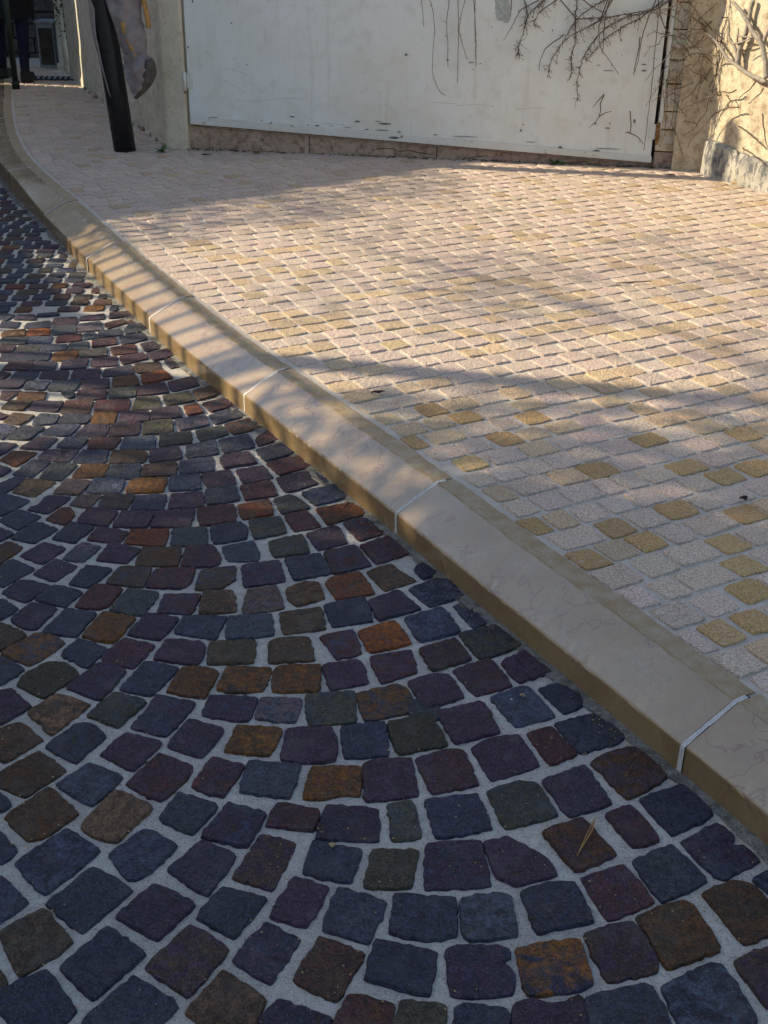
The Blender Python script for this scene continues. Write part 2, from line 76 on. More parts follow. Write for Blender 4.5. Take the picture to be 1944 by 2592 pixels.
class NT:
    """small wrapper round a material's node tree"""
    def __init__(self, name, rough=0.7, spec=0.3):
        self.m = bpy.data.materials.new(name)
        self.m.use_nodes = True
        self.t = self.m.node_tree
        self.b = self.t.nodes['Principled BSDF']
        self.b.inputs['Roughness'].default_value = rough
        self.b.inputs['Specular IOR Level'].default_value = spec
        tc = self.t.nodes.new('ShaderNodeTexCoord')
        gm = self.t.nodes.new('ShaderNodeNewGeometry')
        self.obj, self.pos = tc.outputs['Object'], gm.outputs['Position']

    def link(self, a, b):
        self.t.links.new(a, b)

    def noise(self, scale, detail=4.0, rough=0.55, vec=None, dist=0.0):
        n = self.t.nodes.new('ShaderNodeTexNoise')
        n.inputs['Scale'].default_value = scale
        n.inputs['Detail'].default_value = detail
        n.inputs['Roughness'].default_value = rough
        n.inputs['Distortion'].default_value = dist
        self.link(vec or self.pos, n.inputs['Vector'])
        return n.outputs['Fac']

    def voro(self, scale, feature='F1', vec=None):
        n = self.t.nodes.new('ShaderNodeTexVoronoi')
        n.feature = feature
        n.inputs['Scale'].default_value = scale
        self.link(vec or self.pos, n.inputs['Vector'])
        return n

    def ramp(self, fac, *stops):
        n = self.t.nodes.new('ShaderNodeValToRGB')
        cr = n.color_ramp
        while len(cr.elements) < len(stops):
            cr.elements.new(0.5)
        for e, (p, c) in zip(cr.elements, stops):
            e.position = p
            e.color = c if len(c) == 4 else (*c, 1)
        self.link(fac, n.inputs['Fac'])
        return n.outputs['Color']

    def mix(self, fac, a, b, mode='MIX'):
        n = self.t.nodes.new('ShaderNodeMix')
        n.data_type = 'RGBA'
        n.blend_type = mode
        for k, v in ((0, fac), (6, a), (7, b)):
            if hasattr(v, 'is_linked'):
                self.link(v, n.inputs[k])
            elif k == 0:
                n.inputs[0].default_value = v
            else:
                n.inputs[k].default_value = v if len(v) == 4 else (*v, 1)
        return n.outputs[2]

    def math(self, op, a, b):
        n = self.t.nodes.new('ShaderNodeMath')
        n.operation = op
        for k, v in ((0, a), (1, b)):
            if hasattr(v, 'is_linked'):
                self.link(v, n.inputs[k])
            else:
                n.inputs[k].default_value = v
        return n.outputs[0]

    def attr(self, name):
        n = self.t.nodes.new('ShaderNodeAttribute')
        n.attribute_name = name
        return n.outputs['Color']

    def color(self, c):
        if hasattr(c, 'is_linked'):
            self.link(c, self.b.inputs['Base Color'])
        else:
            self.b.inputs['Base Color'].default_value = c if len(c) == 4 else (*c, 1)

    def rough(self, f):
        self.link(f, self.b.inputs['Roughness'])

    def bump(self, h, dist, strength=1.0):
        n = self.t.nodes.new('ShaderNodeBump')
        n.inputs['Distance'].default_value = dist
        n.inputs['Strength'].default_value = strength
        self.link(h, n.inputs['Height'])
        self.link(n.outputs[0], self.b.inputs['Normal'])


def g4(v):
    return (v, v, v, 1)


def mesh_obj(name, verts, faces, mat, parent=None, cols=None, smooth=False, mats=None, mi=None, cols2=None):
    me = bpy.data.meshes.new(name)
    me.from_pydata(verts, [], faces)
    if mats:
        for m in mats:
            me.materials.append(m)
        me.polygons.foreach_set('material_index', mi)
    elif mat:
        me.materials.append(mat)
    for an, cl in (('Col', cols), ('Col2', cols2)):
        if cl is not None:
            a = me.color_attributes.new(an, 'FLOAT_COLOR', 'POINT')
            flat = []
            for c in cl:
                flat += [c[0], c[1], c[2], 1.0]
            a.data.foreach_set('color', flat)
    if smooth == 'sides':
        me.polygons.foreach_set('use_smooth', [len(q) == 4 for q in faces])
    elif smooth:
        me.polygons.foreach_set('use_smooth', [True] * len(me.polygons))
    me.update()
    o = bpy.data.objects.new(name, me)
    COL.objects.link(o)
    if parent:
        o.parent = parent
    return o


def empty(name, loc=(0, 0, 0), rz=0.0):
    o = bpy.data.objects.new(name, None)
    COL.objects.link(o)
    o.location = loc
    o.rotation_euler = (0, 0, rz)
    return o


def tag(o, label, cat, group=None, kind=None):
    o['label'] = label
    o['category'] = cat
    if group:
        o['group'] = group
    if kind:
        o['kind'] = kind
    return o


class MB:
    """collects simple shapes into one mesh"""
    def __init__(self):
        self.v, self.f = [], []

    def add(self, v, f):
        k = len(self.v)
        self.v += [tuple(p) for p in v]
        self.f += [tuple(i + k for i in q) for q in f]

    def box(self, x0, y0, z0, x1, y1, z1):
        self.add([(x0, y0, z0), (x1, y0, z0), (x1, y1, z0), (x0, y1, z0), (x0, y0, z1), (x1, y0, z1), (x1, y1, z1), (x0, y1, z1)],
                 [(3, 2, 1, 0), (4, 5, 6, 7), (0, 1, 5, 4), (1, 2, 6, 5), (2, 3, 7, 6), (3, 0, 4, 7)])

    def prism(self, pts, z0, z1):
        """pts counter-clockwise; z0 and z1 numbers or lists"""
        n = len(pts)
        a = [z0] * n if not hasattr(z0, '__len__') else z0
        b = [z1] * n if not hasattr(z1, '__len__') else z1
        self.add([(p[0], p[1], a[i]) for i, p in enumerate(pts)] + [(p[0], p[1], b[i]) for i, p in enumerate(pts)],
                 [tuple(range(n - 1, -1, -1)), tuple(range(n, 2 * n))] + [(i, (i + 1) % n, n + (i + 1) % n, n + i) for i in range(n)])

    def tube(self, pts, radii, seg=8, cap=True):
        pts = [Vector(p) for p in pts]
        n = len(pts)
        ref = None
        base = len(self.v)
        for i, p in enumerate(pts):
            d = (pts[min(i + 1, n - 1)] - pts[max(i - 1, 0)])
            d = d.normalized() if d.length > 1e-9 else Vector((0, 0, 1))
            if ref is None:
                ref = Vector((0, 0, 1)) if abs(d.z) < 0.9 else Vector((1, 0, 0))
            a = d.cross(ref).normalized()
            ref = a.cross(d).normalized()
            r = radii[i] if hasattr(radii, '__len__') else radii
            for k in range(seg):
                t = 2 * math.pi * k / seg
                self.v.append(tuple(p + (a * math.cos(t) + ref * math.sin(t)) * r))
        for i in range(n - 1):
            for k in range(seg):
                k2 = (k + 1) % seg
                self.f.append((base + i * seg + k, base + (i + 1) * seg + k, base + (i + 1) * seg + k2, base + i * seg + k2))
        if cap:
            self.f.append(tuple(base + k for k in range(seg)))
            self.f.append(tuple(base + (n - 1) * seg + k for k in range(seg - 1, -1, -1)))

    def build(self, name, mat, parent=None, smooth=False):
        return mesh_obj(name, self.v, self.f, mat, parent, smooth=smooth)


def recalc(o):
    bm = bmesh.new()
    bm.from_mesh(o.data)
    bmesh.ops.recalc_face_normals(bm, faces=bm.faces)
    bm.to_mesh(o.data)
    bm.free()
    return o


def bevel(o, w, seg=2):
    bm = bmesh.new()
    bm.from_mesh(o.data)
    bmesh.ops.recalc_face_normals(bm, faces=bm.faces)
    bmesh.ops.bevel(bm, geom=list(bm.edges), offset=w, segments=seg, affect='EDGES', profile=0.6)
    bm.to_mesh(o.data)
    bm.free()
    return o


# ------------------------------------------------------------------ materials
# road setts: split porphyry, colour per stone from the mesh, streaks and grain on top
n = NT('porphyry_sett', 0.6, 0.3)
ca = n.attr('Col')
cb = n.attr('Col2')
patch = n.noise(26, 5, 0.7, dist=1.2)
str_ = n.noise(85, 5, 0.75)
fine = n.noise(230, 3, 0.8)
dust = n.noise(14, 5, 0.75)
vor = n.voro(240)
c = n.mix(n.ramp(patch, (0.44, g4(0.0)), (0.60, g4(1.0))), ca, cb)
c1 = n.mix(n.ramp(str_, (0.38, g4(0.0)), (0.62, g4(1.0))), n.mix(1.0, c, g4(0.38), 'MULTIPLY'), n.mix(1.0, c, g4(1.75), 'MULTIPLY'))
c1 = n.mix(n.ramp(fine, (0.38, g4(0.85)), (0.48, g4(0.0))), c1, (0.008, 0.008, 0.010, 1))
c2 = n.mix(n.ramp(fine, (0.57, g4(0.0)), (0.68, g4(0.7))), c1, n.mix(0.55, c, (0.17, 0.155, 0.15, 1)))
c2 = n.mix(n.ramp(vor.outputs['Distance'], (0.11, g4(0.9)), (0.19, g4(0.0))), c2, (0.20, 0.185, 0.17, 1))
c3 = n.mix(n.ramp(dust, (0.52, g4(0.0)), (0.70, g4(0.45))), c2, (0.10, 0.09, 0.088, 1))
n.color(c3)
n.rough(n.ramp(str_, (0.35, g4(0.44)), (0.65, g4(0.76))))
n.bump(n.math('ADD', n.math('MULTIPLY', patch, 1.2), n.math('ADD', n.math('MULTIPLY', str_, 0.8), n.math('MULTIPLY', fine, 0.25))), 0.007, 1.0)
M_SETT = n.m

n = NT('road_mortar', 0.9, 0.2)
fine = n.noise(240, 3, 0.8)
mid = n.noise(50, 4, 0.65)
big = n.noise(6, 4, 0.6)
v = n.voro(230)
c = n.ramp(big, (0.35, (0.43, 0.385, 0.32)), (0.65, (0.55, 0.50, 0.425)))
c = n.mix(n.ramp(mid, (0.42, g4(0.0)), (0.62, g4(0.55))), c, (0.32, 0.285, 0.235, 1))
c = n.mix(n.ramp(fine, (0.34, g4(0.8)), (0.46, g4(0.0))), c, (0.10, 0.09, 0.078, 1))
c = n.mix(n.ramp(fine, (0.55, g4(0.0)), (0.66, g4(0.6))), c, (0.58, 0.53, 0.45, 1))
c = n.mix(n.ramp(v.outputs['Distance'], (0.10, g4(0.7)), (0.24, g4(0.0))), c, (0.70, 0.62, 0.50, 1))
n.color(c)
n.bump(n.math('ADD', n.math('MULTIPLY', mid, 1.0), n.math('MULTIPLY', fine, 0.5)), 0.005, 1.0)
M_MORTAR = n.m

n = NT('gutter_mortar', 0.95, 0.15)
fine = n.noise(380, 3, 0.7)
mid = n.noise(45, 4, 0.65)
c = n.ramp(mid, (0.36, (0.15, 0.15, 0.135)), (0.64, (0.40, 0.385, 0.345)))
c = n.mix(n.ramp(fine, (0.48, g4(0.0)), (0.60, g4(0.8))), c, (0.075, 0.078, 0.072, 1))
n.color(c)
n.bump(n.math('ADD', mid, fine), 0.007, 1.0)
M_GUTTER = n.m

# pavement setts: coarse yellow and pinkish granite
n = NT('granite_paver', 0.85, 0.25)
c = n.attr('Col')
fine = n.noise(210, 3, 0.8)
mid = n.noise(75, 4, 0.7)
c1 = n.mix(n.ramp(fine, (0.38, g4(0.0)), (0.60, g4(1.0))), n.mix(1.0, c, (0.60, 0.53, 0.48, 1), 'MULTIPLY'), n.mix(1.0, c, (1.30, 1.27, 1.26, 1), 'MULTIPLY'))
c1 = n.mix(n.ramp(mid, (0.56, g4(0.0)), (0.72, g4(0.32))), c1, (0.42, 0.275, 0.14, 1))
c1 = n.mix(n.ramp(mid, (0.30, g4(0.45)), (0.44, g4(0.0))), c1, (0.56, 0.49, 0.45, 1))
v = n.voro(210)
c1 = n.mix(n.ramp(v.outputs['Distance'], (0.10, g4(0.5)), (0.22, g4(0.0))), c1, (0.68, 0.62, 0.56, 1))
n.color(c1)
n.bump(n.math('ADD', n.math('MULTIPLY', mid, 1.3), n.math('MULTIPLY', fine, 0.4)), 0.006, 1.0)
M_PAVER = n.m

n = NT('pavement_mortar', 0.92, 0.2)
fine = n.noise(450, 3, 0.7)
mid = n.noise(40, 4, 0.6)
c = n.ramp(mid, (0.3, (0.46, 0.40, 0.325)), (0.7, (0.60, 0.53, 0.44)))
c = n.mix(n.ramp(fine, (0.50, g4(0.0)), (0.66, g4(0.6))), c, (0.27, 0.24, 0.21, 1))
n.color(c)
n.bump(n.math('ADD', mid, n.math('MULTIPLY', fine, 0.4)), 0.005, 1.0)
M_PMORTAR = n.m

# kerb: honed yellow limestone with reddish veins; its back strip is rough and ochre
def kerb_mat(name, front):
    n = NT(name, 0.3, 0.65)
    warp = n.noise(5, 3, 0.6)
    big = n.noise(7, 5, 0.6, dist=0.6)
    fine = n.noise(160, 3, 0.7)
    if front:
        c = n.ramp(big, (0.28, (0.16, 0.10, 0.042)), (0.50, (0.215, 0.14, 0.062)), (0.72, (0.26, 0.18, 0.085)))  # front coloured darker and browner for the sky reflection it lacks
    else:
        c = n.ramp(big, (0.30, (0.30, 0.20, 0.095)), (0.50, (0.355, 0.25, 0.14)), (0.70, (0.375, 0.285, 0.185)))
    c = n.mix(n.ramp(fine, (0.42, g4(0.0)), (0.62, g4(0.35))), c, (0.25, 0.18, 0.11, 1))
    grime = n.noise(19, 5, 0.75)
    c = n.mix(n.ramp(grime, (0.52, g4(0.0)), (0.70, g4(0.40))), c, (0.22, 0.17, 0.13, 1))
    mp = n.t.nodes.new('ShaderNodeMapping')
    mp.inputs['Scale'].default_value = (1, 1, 1)
    n.link(n.pos, mp.inputs[0])
    dn = n.t.nodes.new('ShaderNodeTexNoise')
    dn.inputs['Scale'].default_value = 9
    dn.inputs['Detail'].default_value = 5
    n.link(n.pos, dn.inputs['Vector'])
    ad = n.t.nodes.new('ShaderNodeMix')
    ad.data_type = 'RGBA'
    ad.blend_type = 'LINEAR_LIGHT'
    ad.inputs[0].default_value = 0.16
    n.link(n.pos, ad.inputs[6])
    n.link(dn.outputs['Color'], ad.inputs[7])
    ve = n.voro(6.5, 'DISTANCE_TO_EDGE', ad.outputs[2])
    gate = n.noise(3.3, 3, 0.6)
    veins = n.math('MULTIPLY', n.ramp(ve.outputs['Distance'], (0.0, g4(1.0)), (0.030, g4(0.0))), n.ramp(gate, (0.43, g4(0.0)), (0.55, g4(1.0))))
    c = n.mix(n.math('MULTIPLY', veins, 0.55), c, (0.17, 0.06, 0.06, 1))
    n.color(c)
    n.b.inputs['Coat Weight'].default_value = 0.0 if front else 0.6
    n.b.inputs['Coat Roughness'].default_value = 0.18
    n.rough(n.ramp(big, (0.3, g4(0.16)), (0.7, g4(0.34))))
    n.bump(n.math('ADD', fine, n.math('MULTIPLY', veins, -0.6)), 0.0007, 0.7)
    return n.m
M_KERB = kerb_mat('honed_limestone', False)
M_KFRONT = kerb_mat('sawn_limestone_shaded_front', True)

n = NT('rough_limestone', 0.9, 0.2)
fine = n.noise(210, 4, 0.75)
mid = n.noise(26, 4, 0.65)
c = n.ramp(mid, (0.34, (0.37, 0.26, 0.145)), (0.52, (0.43, 0.33, 0.21)), (0.68, (0.47, 0.385, 0.295)))
c = n.mix(n.ramp(fine, (0.42, g4(0.0)), (0.66, g4(0.55))), c, (0.27, 0.20, 0.13, 1))
n.color(c)
n.bump(n.math('ADD', fine, mid), 0.005, 1.0)
M_KROUGH = n.m

n = NT('white_joint', 0.85, 0.2)
fine = n.noise(260, 4, 0.7)
n.color(n.ramp(fine, (0.38, (0.40, 0.38, 0.35)), (0.60, (0.62, 0.60, 0.56))))
n.bump(fine, 0.003, 0.8)
M_JOINT = n.m

# gate paint: greyish white with faint yellow clouding
n = NT('gate_paint', 0.45, 0.4)
big = n.noise(1.6, 5, 0.6)
mid = n.noise(14, 4, 0.6)
fine = n.noise(170, 2, 0.6)
c = n.ramp(big, (0.34, (0.645, 0.645, 0.58)), (0.52, (0.69, 0.70, 0.65)), (0.68, (0.64, 0.62, 0.53)))
c = n.mix(n.ramp(mid, (0.52, g4(0.0)), (0.70, g4(0.30))), c, (0.47, 0.43, 0.34, 1))
mpn = n.t.nodes.new('ShaderNodeMapping')
mpn.inputs['Scale'].default_value = (1, 1, 0.07)
n.link(n.pos, mpn.inputs[0])
run = n.noise(26, 4, 0.6, mpn.outputs[0])
c = n.mix(n.ramp(run, (0.55, g4(0.0)), (0.72, g4(0.22))), c, (0.42, 0.36, 0.25, 1))
n.color(c)
n.rough(n.ramp(mid, (0.3, g4(0.38)), (0.7, g4(0.55))))
n.bump(n.math('ADD', n.math('MULTIPLY', big, 3.0), fine), 0.002, 0.35)
M_GATE = n.m

n = NT('gate_rail_paint', 0.55, 0.35)
mid = n.noise(30, 5, 0.7)
fine = n.noise(120, 4, 0.7)
c = n.ramp(n.noise(4, 4, 0.6), (0.3, (0.58, 0.56, 0.48)), (0.7, (0.64, 0.64, 0.59)))
c = n.mix(n.ramp(mid, (0.60, g4(0.0)), (0.68, g4(0.85))), c, (0.24, 0.14, 0.07, 1))
c = n.mix(n.ramp(fine, (0.68, g4(0.0)), (0.74, g4(0.8))), c, (0.09, 0.075, 0.06, 1))
n.color(c)
n.bump(n.math('ADD', mid, fine), 0.002, 0.6)
M_RAIL = n.m

n = NT('rust', 0.9, 0.2)
mid = n.noise(45, 5, 0.7)
n.color(n.ramp(mid, (0.3, (0.06, 0.03, 0.018)), (0.5, (0.20, 0.09, 0.03)), (0.7, (0.42, 0.30, 0.15))))
n.bump(mid, 0.003, 0.8)
M_RUST = n.m

n = NT('bare_steel_chip', 0.7, 0.3)
n.color(n.ramp(n.noise(200, 3, 0.7), (0.35, (0.05, 0.055, 0.06)), (0.65, (0.19, 0.21, 0.24))))
M_CHIP = n.m
n = NT('scratch_grey', 0.8, 0.2)
n.color(n.ramp(n.noise(150, 3, 0.7), (0.4, (0.24, 0.235, 0.21)), (0.6, (0.50, 0.49, 0.45))))
M_SCRATCH = n.m
n = NT('grey_overpaint', 0.7, 0.3)
n.color(n.ramp(n.noise(40, 4, 0.7), (0.35, (0.30, 0.32, 0.29)), (0.65, (0.46, 0.475, 0.44))))
M_SMUDGE = n.m


def plaster(name, a, b, stain, sc=1.0, dirt=0.35):
    n = NT(name, 0.92, 0.15)
    big = n.noise(2.2 * sc, 5, 0.62)
    mid = n.noise(11 * sc, 5, 0.65)
    fine = n.noise(140, 3, 0.7)
    sp = n.noise(60, 4, 0.7)
    c = n.ramp(big, (0.32, a), (0.68, b))
    c = n.mix(n.ramp(mid, (0.48, g4(0.0)), (0.68, g4(dirt))), c, (*stain, 1))
    c = n.mix(n.ramp(sp, (0.58, g4(0.0)), (0.68, g4(0.55))), c, (stain[0] * .5, stain[1] * .5, stain[2] * .5, 1))
    n.color(c)
    n.bump(n.math('ADD', n.math('MULTIPLY', mid, 2.0), n.math('ADD', fine, sp)), 0.005, 0.8)
    return n.m
M_PLASTER = plaster('beige_plaster', (0.47, 0.375, 0.25), (0.61, 0.54, 0.395), (0.24, 0.165, 0.10), 1.9, 0.75)
M_PLASTER_L = plaster('cream_plaster', (0.55, 0.47, 0.34), (0.63, 0.56, 0.43), (0.34, 0.28, 0.20))
M_PLASTER_G = plaster('grey_cream_plaster', (0.52, 0.475, 0.37), (0.66, 0.61, 0.50), (0.30, 0.25, 0.18), 1.4, 0.55)
M_PLINTH = plaster('pinkish_threshold', (0.36, 0.25, 0.18), (0.50, 0.37, 0.28), (0.16, 0.095, 0.06), 2.4, 0.8)
M_QUOIN = plaster('cream_block', (0.56, 0.50, 0.36), (0.66, 0.61, 0.48), (0.36, 0.19, 0.07), 1.8, 0.8)
M_HOUSE = plaster('house_render', (0.42, 0.36, 0.28), (0.50, 0.43, 0.33), (0.30, 0.25, 0.19))

n = NT('stained_cement', 0.95, 0.12)
mpn = n.t.nodes.new('ShaderNodeMapping')
mpn.inputs['Scale'].default_value = (1, 1, 0.45)
n.link(n.pos, mpn.inputs[0])
a = n.noise(34, 5, 0.7, mpn.outputs[0])
b = n.noise(9, 5, 0.65)
c = n.ramp(b, (0.35, (0.26, 0.245, 0.215)), (0.65, (0.46, 0.425, 0.345)))
c = n.mix(n.ramp(a, (0.47, g4(0.0)), (0.58, g4(0.85))), c, (0.08, 0.085, 0.095, 1))
n.color(c)
n.bump(n.math('ADD', a, b), 0.002, 0.9)
M_CEMENT = n.m


def plain(name, col, rough=0.7, var=0.25, scale=30, bump=0.002, spec=0.3, metal=0.0):
    n = NT(name, rough, spec)
    f = n.noise(scale, 5, 0.65)
    lo = tuple(x * (1 - var) for x in col)
    hi = tuple(min(1, x * (1 + var)) for x in col)
    n.color(n.ramp(f, (0.3, lo), (0.7, hi)))
    n.b.inputs['Metallic'].default_value = metal
    n.bump(f, bump, 0.7)
    return n.m
M_POST = plain('black_painted_post', (0.012, 0.0115, 0.013), 0.45, 0.5, 40, 0.0015)
M_WRAP = plain('grey_torn_plastic', (0.21, 0.178, 0.172), 0.55, 0.28, 14, 0.006)
M_WRAPD = plain('dark_torn_plastic', (0.085, 0.07, 0.06), 0.6, 0.4, 26, 0.004)
M_TAPE = plain('ochre_tape', (0.36, 0.20, 0.06), 0.6, 0.4, 30, 0.002)
M_GREEN = plain('dark_green_post_paint', (0.012, 0.02, 0.013), 0.5, 0.4, 40, 0.001)
M_NAVY = plain('navy_trousers', (0.008, 0.010, 0.030), 0.9, 0.4, 60, 0.003)
M_COAT = plain('black_coat_cloth', (0.008, 0.009, 0.013), 0.95, 0.4, 60, 0.003)
M_SKIN = plain('skin', (0.42, 0.25, 0.18), 0.6, 0.1, 40, 0.0005)
M_HAIR = plain('dark_hair', (0.02, 0.014, 0.01), 0.7, 0.4, 90, 0.003)
M_SHOE = plain('black_shoe_leather', (0.010, 0.009, 0.009), 0.55, 0.3, 60, 0.001)
M_BARK = plain('vine_bark', (0.115, 0.085, 0.062), 0.9, 0.5, 90, 0.002)
M_BRANCH = plain('pale_vine_wood', (0.27, 0.235, 0.19), 0.9, 0.4, 70, 0.002)
M_LEAF = plain('leaf_green', (0.05, 0.095, 0.02), 0.6, 0.45, 25, 0.001)
M_HEDGE = plain('hedge_green', (0.03, 0.055, 0.015), 0.7, 0.5, 20, 0.001)
M_DEAD = plain('dead_leaf_brown', (0.09, 0.045, 0.02), 0.8, 0.5, 60, 0.001)
M_STRAW = plain('dry_needle', (0.34, 0.19, 0.06), 0.7, 0.3, 60, 0.0005)
M_PEBBLE = plain('tan_pebble', (0.36, 0.25, 0.12), 0.8, 0.4, 120, 0.001)
M_BLACKBIT = plain('debris_and_gap_shade', (0.018, 0.014, 0.012), 0.9, 0.4, 100, 0.002)  # also colours in the shade of the gate gap
M_DIRT = plain('wall_foot_dirt', (0.075, 0.055, 0.04), 0.95, 0.5, 60, 0.003)
M_TRUNK = plain('tree_bark', (0.12, 0.09, 0.065), 0.95, 0.5, 25, 0.01)
M_IRON = plain('painted_iron', (0.03, 0.03, 0.032), 0.5, 0.3, 30, 0.001)
M_ROOF = plain('roof_tile_clay', (0.35, 0.17, 0.09), 0.9, 0.3, 12, 0.01)
M_GLASS = plain('dark_window_glass', (0.02, 0.025, 0.03), 0.1, 0.1, 5, 0.0)
M_WOODDK = plain('dark_brown_panel', (0.045, 0.036, 0.028), 0.8, 0.5, 15, 0.004)
M_PALEBLUE = plain('pale_grey_frame', (0.22, 0.25, 0.27), 0.8, 0.3, 20, 0.002)
M_DKSTONE = plain('dark_garden_stone', (0.085, 0.075, 0.075), 0.95, 0.5, 14, 0.01)
M_GRATE = plain('cast_iron_grate', (0.03, 0.032, 0.036), 0.6, 0.3, 40, 0.002)
M_PIT = plain('drain_pit', (0.004, 0.004, 0.005), 1.0, 0.1, 10, 0.0)
M_GROUND = plain('earth_ground', (0.20, 0.17, 0.14), 0.95, 0.3, 3, 0.01)

# ------------------------------------------------------------------ kerb line (front foot of the kerb, near to far)
KPTS = [(2.10, -1.35), (1.50, -0.10), (1.06, 0.76), (0.662, 1.512), (0.545, 1.715), (0.367, 2.034), (0.187, 2.325), (0.030, 2.635),
        (-0.185, 2.975), (-0.446, 3.432), (-0.635, 3.705), (-0.897, 4.21), (-1.212, 4.776), (-1.570, 5.54), (-1.80, 5.98),
        (-2.06, 6.46), (-2.34, 7.08), (-2.62, 7.80), (-2.98, 8.95), (-3.40, 10.4), (-4.0, 12.4), (-4.9, 15.6)]


def catmull(P, per=14):
    out = []
    P = [Vector(p) for p in P]
    for i in range(len(P) - 1):
        p0, p1, p2, p3 = P[max(i - 1, 0)], P[i], P[i + 1], P[min(i + 2, len(P) - 1)]
        for k in range(per):
            t = k / per
            out.append(0.5 * ((2 * p1) + (p2 - p0) * t + (2 * p0 - 5 * p1 + 4 * p2 - p3) * t * t + (3 * p1 - p0 - 3 * p2 + p3) * t ** 3))
    out.append(P[-1])
    return out


KRAW = catmull(KPTS)
for _ in range(160):                      # ease the line
    KRAW = [KRAW[0]] + [KRAW[i] * 0.5 + (KRAW[i - 1] + KRAW[i + 1]) * 0.25 for i in range(1, len(KRAW) - 1)] + [KRAW[-1]]
KLEN = [0.0]
for i in range(1, len(KRAW)):
    KLEN.append(KLEN[-1] + (KRAW[i] - KRAW[i - 1]).length)


def kerb_at(s):
    s = max(0.0, min(s, KLEN[-1] - 1e-6))
    lo, hi = 0, len(KLEN) - 1
    while hi - lo > 1:
        m = (lo + hi) // 2
        if KLEN[m] <= s:
            lo = m
        else:
            hi = m
    t = (s - KLEN[lo]) / (KLEN[hi] - KLEN[lo])
    p = KRAW[lo].lerp(KRAW[hi], t)
    a, b = KRAW[max(lo - 6, 0)], KRAW[min(hi + 6, len(KRAW) - 1)]
    d = (b - a).normalized()
    return p, d, Vector((d.y, -d.x))          # normal towards the pavement


def kerb_s(pt):
    q = Vector(pt)
    return min(range(len(KRAW)), key=lambda i: (KRAW[i] - q).length), None


def s_near(pt):
    i, _ = kerb_s(pt)
    return KLEN[i]


KS = [kerb_at(i * 0.02) for i in range(int(KLEN[-1] / 0.02) + 1)]


def kerb_dist(x, y):
    """signed distance to the kerb foot, positive on the road side"""
    best = None
    for p, d, nn in KS[::3]:
        r = (x - p.x) ** 2 + (y - p.y) ** 2
        if best is None or r < best[0]:
            best = (r, p, nn)
    return -((x - best[1].x) * best[2].x + (y - best[1].y) * best[2].y)


PZ = 0.125          # pavement level
KW = 0.176          # kerb width


def kerb_line(off, z, s0=0.0, s1=None, step=0.12):
    s1 = KLEN[-1] if s1 is None else s1
    k = max(2, int((s1 - s0) / step))
    out = []
    for i in range(k + 1):
        p, d, nn = kerb_at(s0 + (s1 - s0) * i / k)
        out.append((p.x + nn.x * off, p.y + nn.y * off, z))
    return out


# ------------------------------------------------------------------ ground sheets
gnd = mesh_obj('ground', [(-60, -60, -0.06), (60, -60, -0.06), (60, 60, -0.06), (-60, 60, -0.06)], [(0, 1, 2, 3)], M_GROUND)
tag(gnd, 'bare earth ground beneath the street', 'ground', kind='structure')


def strip(name, left, right, mat, parent=None):
    v, f = [], []
    for a, b in zip(left, right):
        v += [a, b]
    for i in range(len(left) - 1):
        f.append((2 * i, 2 * i + 1, 2 * i + 3, 2 * i + 2))
    o = mesh_obj(name, v, f, mat, parent)
    return recalc(o)


def shift(line, dx, dy=0.0):
    return [(x + dx, y + dy, z) for x, y, z in line]


road = strip('road', shift(kerb_line(0.03, 0.0), -9.0), kerb_line(0.03, 0.0), M_MORTAR)
tag(road, 'dark porphyry sett road laid in pale mortar arcs', 'road', kind='structure')
pave = strip('pavement', kerb_line(KW - 0.02, PZ - 0.0058), shift(kerb_line(KW - 0.02, PZ - 0.0058), 9.0), M_PMORTAR)
tag(pave, 'yellow and pinkish granite sett pavement in straight rows', 'pavement', kind='structure')
gut_l, gut_r = [], []
for i in range(0, len(KS)):
    p, d, nn = KS[i]
    w = 0.026 + 0.016 * noise.noise((p.x * 9, p.y * 9, 3.0)) + 0.006 * noise.noise((p.x * 45, p.y * 45, 1.0))
    gut_l.append((p.x - nn.x * max(w, 0.008), p.y - nn.y * max(w, 0.008), 0.0035))
    gut_r.append((p.x + nn.x * 0.01, p.y + nn.y * 0.01, 0.007))
strip('gutter_mortar', gut_l, gut_r, M_GUTTER, road)

# ------------------------------------------------------------------ one stone: rough outline, rounded shoulder, slightly domed top
def rough_outline(pts, seg, amp, rnd, rngg):
    """pts ccw 2D corners -> denser, uneven outline with rounded corners"""
    P = [Vector(p) for p in pts]
    m = len(P)
    out = []
    for i in range(m):
        a, b, c0 = P[i], P[(i + 1) % m], P[i - 1]
        e = b - a
        ln = e.length
        r = min(rnd, ln * 0.28)
        r0 = min(rnd, (a - c0).length * 0.28)
        # corner
        pa = a + (c0 - a).normalized() * r0
        pb = a + e.normalized() * r
        out.append(pa * 0.45 + a * 0.30 + pb * 0.25 if seg > 0.02 else a * 0.5 + (pa + pb) * 0.25)
        if seg <= 0.02:
            out.append(pb * 0.8 + a * 0.2)
        k = max(1, int((ln - 2 * r) / seg))
        nn = Vector((e.y, -e.x)).normalized()
        bow = rngg.uniform(-0.3, 1.0) * amp
        for j in range(1, k + 1):
            t = (r + (ln - 2 * r) * j / (k + 1)) / ln
            out.append(a + e * t + nn * (rngg.gauss(0, amp * 0.55) + bow * math.sin(math.pi * t)))
    return out


